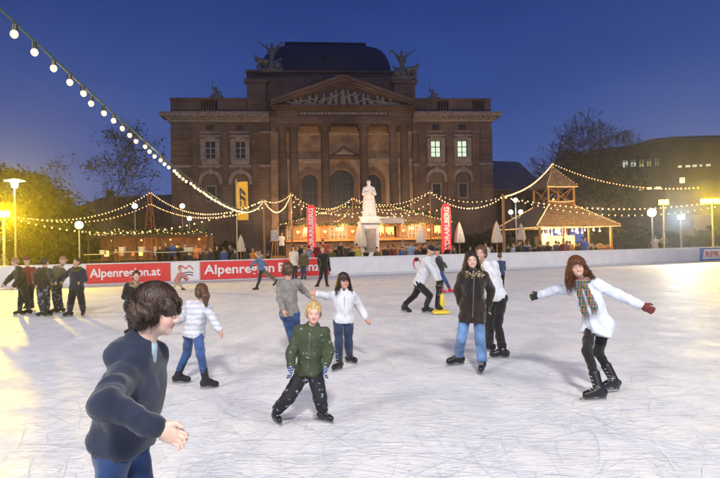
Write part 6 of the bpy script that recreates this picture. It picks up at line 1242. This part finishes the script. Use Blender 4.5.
P_('jacketguy', D=14.7, H=1.62, yaw=-5, pelvis=(76.6, 287.5, 0), neck=(77, 269, 0), head=(76.5, 262.3, 0), hrot=(-5, 0, 0), elbow=[(64, 276, -1), (85, 279.5, -1)], wrist=[(56.5, 281.5, 1), (80, 282.5, 1)], knee=[(71, 301, 1), (81.5, 301, 1)], feet=[(68, 317, -130, 0), (83, 316.5, -75, 0)],
   leg_m=blk, top_m=cloth('dark_indigo', (.018, .022, .04)), pad=.035, hair=('black', 'short'), legpad=.03, trim=mat('olive_fur', (.16, .13, .05), .9), skin=(.55, .36, .2), lod=2, label='youth in thick dark jacket, rightmost of the left group')
P_('patterned', D=14.7, H=1.64, yaw=165, pelvis=(43.3, 286, 0), neck=(44.5, 268.5, 0), head=(45, 261.8, 0), hrot=(160, 0, 0), elbow=[(51.5, 276.5, 1), (35.5, 276, 1)], wrist=[(55, 282, 1), (36, 284.5, 1)], knee=[(46.5, 300, 1), (41, 300, 1)], feet=[(48, 316, 0, 0), (41.5, 317, 190, 0)],
   leg_m=camo, top_m=cloth('olive_black', (.03, .028, .02)), pad=.03, hair=('black', 'short'), legpad=.035, lod=2, label='youth seen from behind in patterned trousers, middle of the left group')
P_('leaner', D=15.6, H=1.62, yaw=-30, pelvis=(56, 286, 0), neck=(59.5, 267.5, 0), head=(62.8, 260.8, -.1), hrot=(-30, 10, -15), elbow=[(52, 274, -1), (65, 275, -1)], wrist=[(49, 280, 1), (62, 281, 1)], knee=[(55, 299, 1), (59, 299, 1)], feet=[(54.5, 313.5, 190, 0), (60, 313, 190, 0)],
   leg_m=camo, top_m=olive, pad=.03, hair=('fair', 'short'), lod=2, label='youth in olive jacket leaning between two dark clothed friends')
P_('leftmost', D=15.0, H=1.60, yaw=-50, pelvis=(23, 286, 0), neck=(18, 268, 0), head=(15, 262, 0), hrot=(-60, 5, 0), elbow=[(10, 278, 1), (20, 278, 1)], wrist=[(4.5, 284, 1), (14, 286, 1)], knee=[(20.5, 300, 1), (26.5, 300, 1)], feet=[(18, 315.5, 185, 0), (27, 314.5, 200, 0)],
   leg_m=blk, top_m=cloth('black_brown', (.025, .02, .015)), pad=.03, hair=('fair', 'short'), lod=2, label='youth in dark jacket bending forward at the far left of the rink')
P_('redback', D=16.6, H=1.60, yaw=20, pelvis=(28.5, 284, 0), neck=(27.5, 267.5, 0), head=(27, 261, 0), hrot=(160, 0, 0), elbow=[(22, 275, 1), (33.5, 275, 1)], wrist=[(21, 281, 1), (33, 281, 1)], knee=[(27, 297, 1), (31, 297, 1)], feet=[(26, 310, -90, 0), (32, 310, -80, 0)], leg_m=blk, top_m=dred, hair=('dark', 'hat'), hat_m=dred, lod=3, label='figure in dark red jacket half hidden behind the leftmost youth')
P_('pink', D=23.0, H=1.25, kid=.6, yaw=70, pelvis=(177, 281, 0), neck=(181, 273, -.1), head=(180.3, 267.8, -.1), hrot=(60, 10, 0), elbow=[(185, 276, 1), (184, 277, -1)], wrist=[(188.5, 279, 1), (187, 281, -1)], knee=[(180.5, 285, 1), (175, 285.5, 1)], feet=[(183.5, 291, 0, 0), (173.5, 291.5, 0, 0)],
   leg_m=beige, top_m=tan, pad=.04, hair=('fair', 'short'), lod=3, label='child in pale pink jacket skating past the mountain logo banner')
P_('denim', D=23.0, H=1.62, yaw=75, pelvis=(261.8, 270, 0), neck=(258.6, 258.5, 0), head=(257, 254, 0), hrot=(-60, 0, 0), elbow=[(253, 263, 1), (263.5, 262.5, -1)], wrist=[(250.5, 267.5, 1), (267, 266, -1)], knee=[(259.5, 280, 1), (268.5, 277, -1)], feet=[(255.5, 291, 190, 0), (276.5, 285.5, 200, .28, 30)],
   leg_m=charcoal, top_m=denim, hair=('fair', 'short'), lod=3, label='skater in denim jacket striding before the long red banner')
P_('whitecoatback', D=30.0, H=1.72, yaw=5, pelvis=(294.3, 263.5, 0), neck=(293.6, 251.7, 0), head=(293.2, 247.6, 0), elbow=[(290.3, 257, -1), (297.5, 257.5, -1)], wrist=[(291, 261.5, 1), (297.5, 262.5, 1)], knee=[(293, 271.5, 1), (296, 271.5, 1)], feet=[(292.8, 280, -100, 0), (296.3, 280, -80, 0)],
   leg_m=charcoal, top_m=cloth('cream_coat', (.68, .62, .52)), pad=.03, length=.12, hair=('black', 'bob'), lod=3, label='woman in cream coat standing by the long red banner')
P_('hooded', D=30.0, H=1.66, yaw=0, pelvis=(303.2, 266, 0), neck=(304, 254.5, 0), head=(304.3, 250.8, 0), elbow=[(300, 260, -1), (307.5, 260, -1)], wrist=[(300.5, 265, 1), (307.5, 265, 1)], knee=[(302, 273.5, 1), (305, 273.5, 1)], feet=[(301.8, 280.3, -100, 0), (305.3, 280.3, -80, 0)],
   leg_m=djeans, top_m=olive, pad=.035, length=.1, trim=M_fur, hair=('brown', 'short'), lod=3, label='person in olive parka standing beside the woman in the cream coat')
P_('darkskater', D=23.4, H=1.76, yaw=10, pelvis=(323.8, 267, 0), neck=(323.2, 254.3, 0), head=(322.6, 249.6, 0), elbow=[(318.5, 261, -1), (328.3, 261.5, -1)], wrist=[(319, 266.5, 1), (329.3, 267.5, 1)], knee=[(321, 276.5, 1), (326, 276.7, 1)], feet=[(317, 288, -120, 0), (327.5, 287.8, -60, 0)],
   leg_m=blk, top_m=blk, hair=('fair', 'short'), lod=3, glove=(M_bglove, M_bglove), label='skater all in black with legs apart before the end of the red banner')

# penguin skating aid held by the bending adult
pg = gdepth(438, 13.75); o = empty('penguin_skating_aid', pg); tag(o, 'black and yellow penguin shaped skating aid on yellow runners', 'skating aid'); q = 13.75/F
s_ = SDF(.014, .02); s_.cap((0, 0, .20), (0, 0, .44), .115, .09); s_.cap((0, 0, .50), (0, 0, .66), .075, .07); s_.sph((0, 0, .68), .085); s_.cap((.06, -.0, .66), (.12, -.01, .65), .02, .01)
s_.cap((0, 0, .76), (0, 0, .80), .02)
sdf_obj('body', s_, mat('penguin_black', (.02, .02, .022), .3), o); s_ = SDF(.014, .02); s_.ell((.045, -.03, .32), (.085, .10, .2)); sdf_obj('belly', s_, mat('penguin_yellow', (.75, .55, .05), .35), o)
for y in (-.12, .12): s_ = SDF(.012, .01); s_.cap((-.02, y, .46), (-.05, y*1.25, .22), .03, .02); sdf_obj('flipper', s_, MATS['penguin_black'], o)
s_ = SDF(.014, .02); s_.cap((-.14, -.1, .05), (.20, -.1, .05), .045); s_.cap((-.14, .1, .05), (.20, .1, .05), .045); s_.cap((-.08, 0, .07), (.12, 0, .07), .10, flat=((0, 0, 1), .5)); sdf_obj('runner', s_, MATS['penguin_yellow'], o)
MB().tube((0, -.2, .78), (0, .2, .78), .017, n=8).build('handlebar', MATS['penguin_black'], o)

# ------------------------------------------------------------------ guests beyond the boards
def proto(key, seed, **kw):
    base = dict(D=30.0, H=1.72, yaw=0, pelvis=(360, 262, 0), neck=(360, 252, 0), head=(360, 248, 0), elbow=[(356, 257, -1), (364, 257, -1)], wrist=[(357, 261, 1), (363, 261, 1)], knee=[(358.5, 270.5, 1), (361.5, 270.5, 1)], feet=[(358, 278.5, -100, 0), (362, 278.5, -80, 0)], lod=3, skates=True, leg_m=blk, top_m=charcoal, hair=('dark', 'short'), label='x', pad=.03)
    base.update(kw); return person(base)[0]
protos = [proto('a', 0), proto('b', 1, hair=('dark', 'bob'), length=.15, wrist=[(358, 256, 1), (363, 255, 1)]), proto('c', 2, hair=('dark', 'hat'), hat_m=charcoal, wrist=[(359.5, 262, 1), (361, 261, 1)], yaw=40), proto('d', 3, hair=('fair', 'hat'), hat_m=dred, yaw=-50, neck=(359, 252.5, 0), head=(358.3, 248.5, 0)), proto('e', 4, hair=('dark', 'short'), yaw=170, trim=M_fur)]
def copy_person(src, loc, rz, sc, top, hatm, label):
    c = src.copy(); C.objects.link(c); c.location = loc; c.rotation_euler = (0, 0, rz); c.scale = (sc,)*3; c['label'] = label; c['group'] = 'guests beyond the rink boards'; c['category'] = 'person'
    for ch in list(src.children):
        d = ch.copy(); C.objects.link(d); d.parent = c
        if ch.name.split('.')[0] in ('jacket', 'hat') and len(d.material_slots): d.material_slots[0].link = 'OBJECT'; d.material_slots[0].material = top if 'jacket' in ch.name else (hatm or ch.data.materials[0])
        for g_ in ch.children: e = g_.copy(); C.objects.link(e); e.parent = d
    return c
lime = cloth('yellow_green', (.5, .45, .08)); orange = cloth('orange', (.5, .17, .04)); lblue = cloth('light_blue', (.25, .38, .6)); red = cloth('red', (.5, .03, .03)); wht = cloth('white_apron', (.7, .7, .7))
CR = [(3, 252, 34, 0, olive, 'in olive jacket at the far left edge behind the boards'), (117, 246, 38, 3, orange, 'in orange jacket leaning at the table with the white lanterns'), (160, 244, 38, 2, blk, 'all in black left of the group at the bar tables'), (166, 241, 38.5, 0, charcoal, 'in charcoal jacket, second of the group at the bar tables'), (172.5, 240, 39, 1, blue, 'in blue jacket at the middle of the bar tables'), (179, 241.5, 38, 4, blk, 'in black seen from behind at the bar tables'), (185, 242, 39, 2, charcoal, 'in charcoal jacket under the warm bar light'), (196, 243, 40, 1, orange, 'in orange jacket before the glowing bar wall'),
 (210, 246, 38, 0, charcoal, 'in charcoal jacket left of the flag pole, leaning'), (217, 244.5, 38.5, 2, blk, 'with dark hat left of the flag pole'), (224, 246, 38, 4, blue, 'in blue seen from behind left of the flag pole'), (230, 243.5, 39, 1, blk, 'in black just left of the flag pole'), (246, 245, 38, 3, charcoal, 'in charcoal jacket just right of the flag pole'), (253, 247, 37, 0, orange, 'in orange jacket right of the small parasol'), (260, 249, 37, 2, beige, 'in beige jacket by the slim wooden pole'),
 (282, 231, 43, 1, wht, 'in white jacket standing high beside the easel'), (302, 242, 37, 2, blk, 'with hat left of the left red column'), (309, 244, 38, 4, lblue, 'in light blue before the left red column'), (318, 241, 37.5, 0, dred, 'in dark red jacket right of the left red column'), (324, 238, 39, 3, red, 'in bright red jacket by the chalet counter'), (332, 247, 37, 0, olive, 'in olive jacket right of the left red column'), (341, 240, 40, 2, blk, 'with dark hat at the chalet counter, left'), (347, 242, 39, 4, charcoal, 'in charcoal jacket at the chalet counter'), (352, 246, 37, 1, blk, 'in black left of the statue'), (358, 242.5, 38, 3, lime, 'in yellow green jacket at the foot of the statue'),
 (385, 244, 39, 0, blk, 'in black under the white awning'), (393, 243, 39.5, 4, dred, 'in dark red under the white awning'), (402, 246, 37.5, 2, blue, 'in blue with hat right of the awning'), (411, 240.5, 38, 1, lblue, 'in light blue jacket below the parasol right of the awning'), (417, 243.5, 37, 3, charcoal, 'in charcoal with red hat below the parasol'), (425, 242, 37, 2, blk, 'in black hat left of the right red column'), (432, 245, 37, 4, charcoal, 'in charcoal left of the right red column'), (448, 244, 37, 0, blk, 'in black before the right red column'), (454, 246, 37.5, 2, charcoal, 'with dark hat right of the right red column'),
 (487, 241.5, 39, 3, wht, 'in white jacket with red hat right of the clothed table'), (491.5, 245, 39, 1, charcoal, 'in charcoal left of the stout wooden pole'), (508, 243, 41, 4, blk, 'in black just right of the stout wooden pole'), (519.5, 240, 41, 2, blk, 'with dark hat at the left corner of the pavilion'), (528, 239.5, 42, 1, lblue, 'in light blue at the pavilion'), (541, 240, 43, 0, olive, 'in olive before the pavilion menu board'), (548, 241, 43, 3, charcoal, 'with red hat before the pavilion counter'), (556, 240, 44, 4, blue, 'in blue before the pavilion counter'), (564, 238, 41, 0, dred, 'in dark red right part of the pavilion counter'), (570, 240.5, 43, 2, orange, 'in orange at the right part of the pavilion counter'), (585, 236, 40, 1, blue, 'in blue coat standing right of the pavilion'),
 (207, 247, 37, 4, charcoal, 'in charcoal seen from behind left of the yellow flag, lowest one'), (235, 248, 37, 2, charcoal, 'with hat low down beside the flag pole'), (268, 250, 37, 4, blk, 'in black right of the slim wooden pole'), (298, 245, 38, 0, blk, 'in black at the left end of the chalet'), (336, 244, 38, 1, blk, 'in black between the left red column and the statue'), (366, 247, 37, 4, blk, 'in black just before the pedestal'), (377, 246, 38, 2, olive, 'with hat right of the pedestal'), (421.5, 246, 38, 4, blue, 'in blue seen from behind near the sticker'), (438, 243.5, 38, 1, dred, 'in dark red touching the right red column'), (470, 246, 38, 0, charcoal, 'in charcoal left of the first clothed table'), (514, 243, 42, 0, lblue, 'in light blue between the stout pole and the pavilion'), (535, 243.5, 42, 4, blk, 'in black seen from behind at the pavilion corner'), (578, 242, 43, 4, blk, 'in black at the right corner of the pavilion'), (596, 243, 45, 2, blk, 'in black behind the lone clothed table'),
 (655.5, 234, 44, 1, beige, 'in beige jacket, left one of the couple at the right boards'), (661.5, 236, 44, 2, charcoal, 'in charcoal, right one of the couple at the right boards')]
rq = random.Random(4)
pb = protos[0].location.copy()
for i, (px, py, d, k, m_, l) in enumerate(CR):
    loc = gdepth(px, d); zt = at(px, py, d).z; sc = zt/1.80; loc.z = 0
    if sc < .6: loc.z = 0; sc = .62
    if sc > 1.12: loc.z = zt-1.9; sc = 1.05
    copy_person(protos[k], loc, rq.uniform(-.5, .5), sc, m_, (blk, charcoal, red)[k % 3] if k == 3 else None, 'guest '+l)
k_ = 0
for lo, hi, cnt in ((160, 236, 12), (296, 352, 9), (382, 456, 12), (508, 592, 13)):
    for j in range(cnt):
        px = lo+(hi-lo)*(j+rq.random())/cnt; d = rq.uniform(40.5, 43.5); k = rq.randrange(5)
        c = copy_person(protos[k], gdepth(px, d), rq.uniform(-1.6, 1.6), rq.uniform(.93, 1.06), (blk, charcoal, navy, olive, djeans)[rq.randrange(5)], charcoal if k == 3 else None, 'x')
        c['label'] = 'dark clothed guest deep in the crowd before the market stalls'; c['group'] = 'dark clothed guests deep in the crowd'
for p in protos:
    for ch in list(p.children):
        for g_ in list(ch.children): bpy.data.objects.remove(g_)
        bpy.data.objects.remove(ch)
    bpy.data.objects.remove(p)
o = empty('platform', gdepth(282, 43)); tag(o, 'low dark platform under the guest in white beside the easel', 'platform'); MB().box(-.8, .8, -.5, .5, 0, max(.2, at(282, 231, 43).z-1.9)-.005, .02).build('deck', M_wood, o)
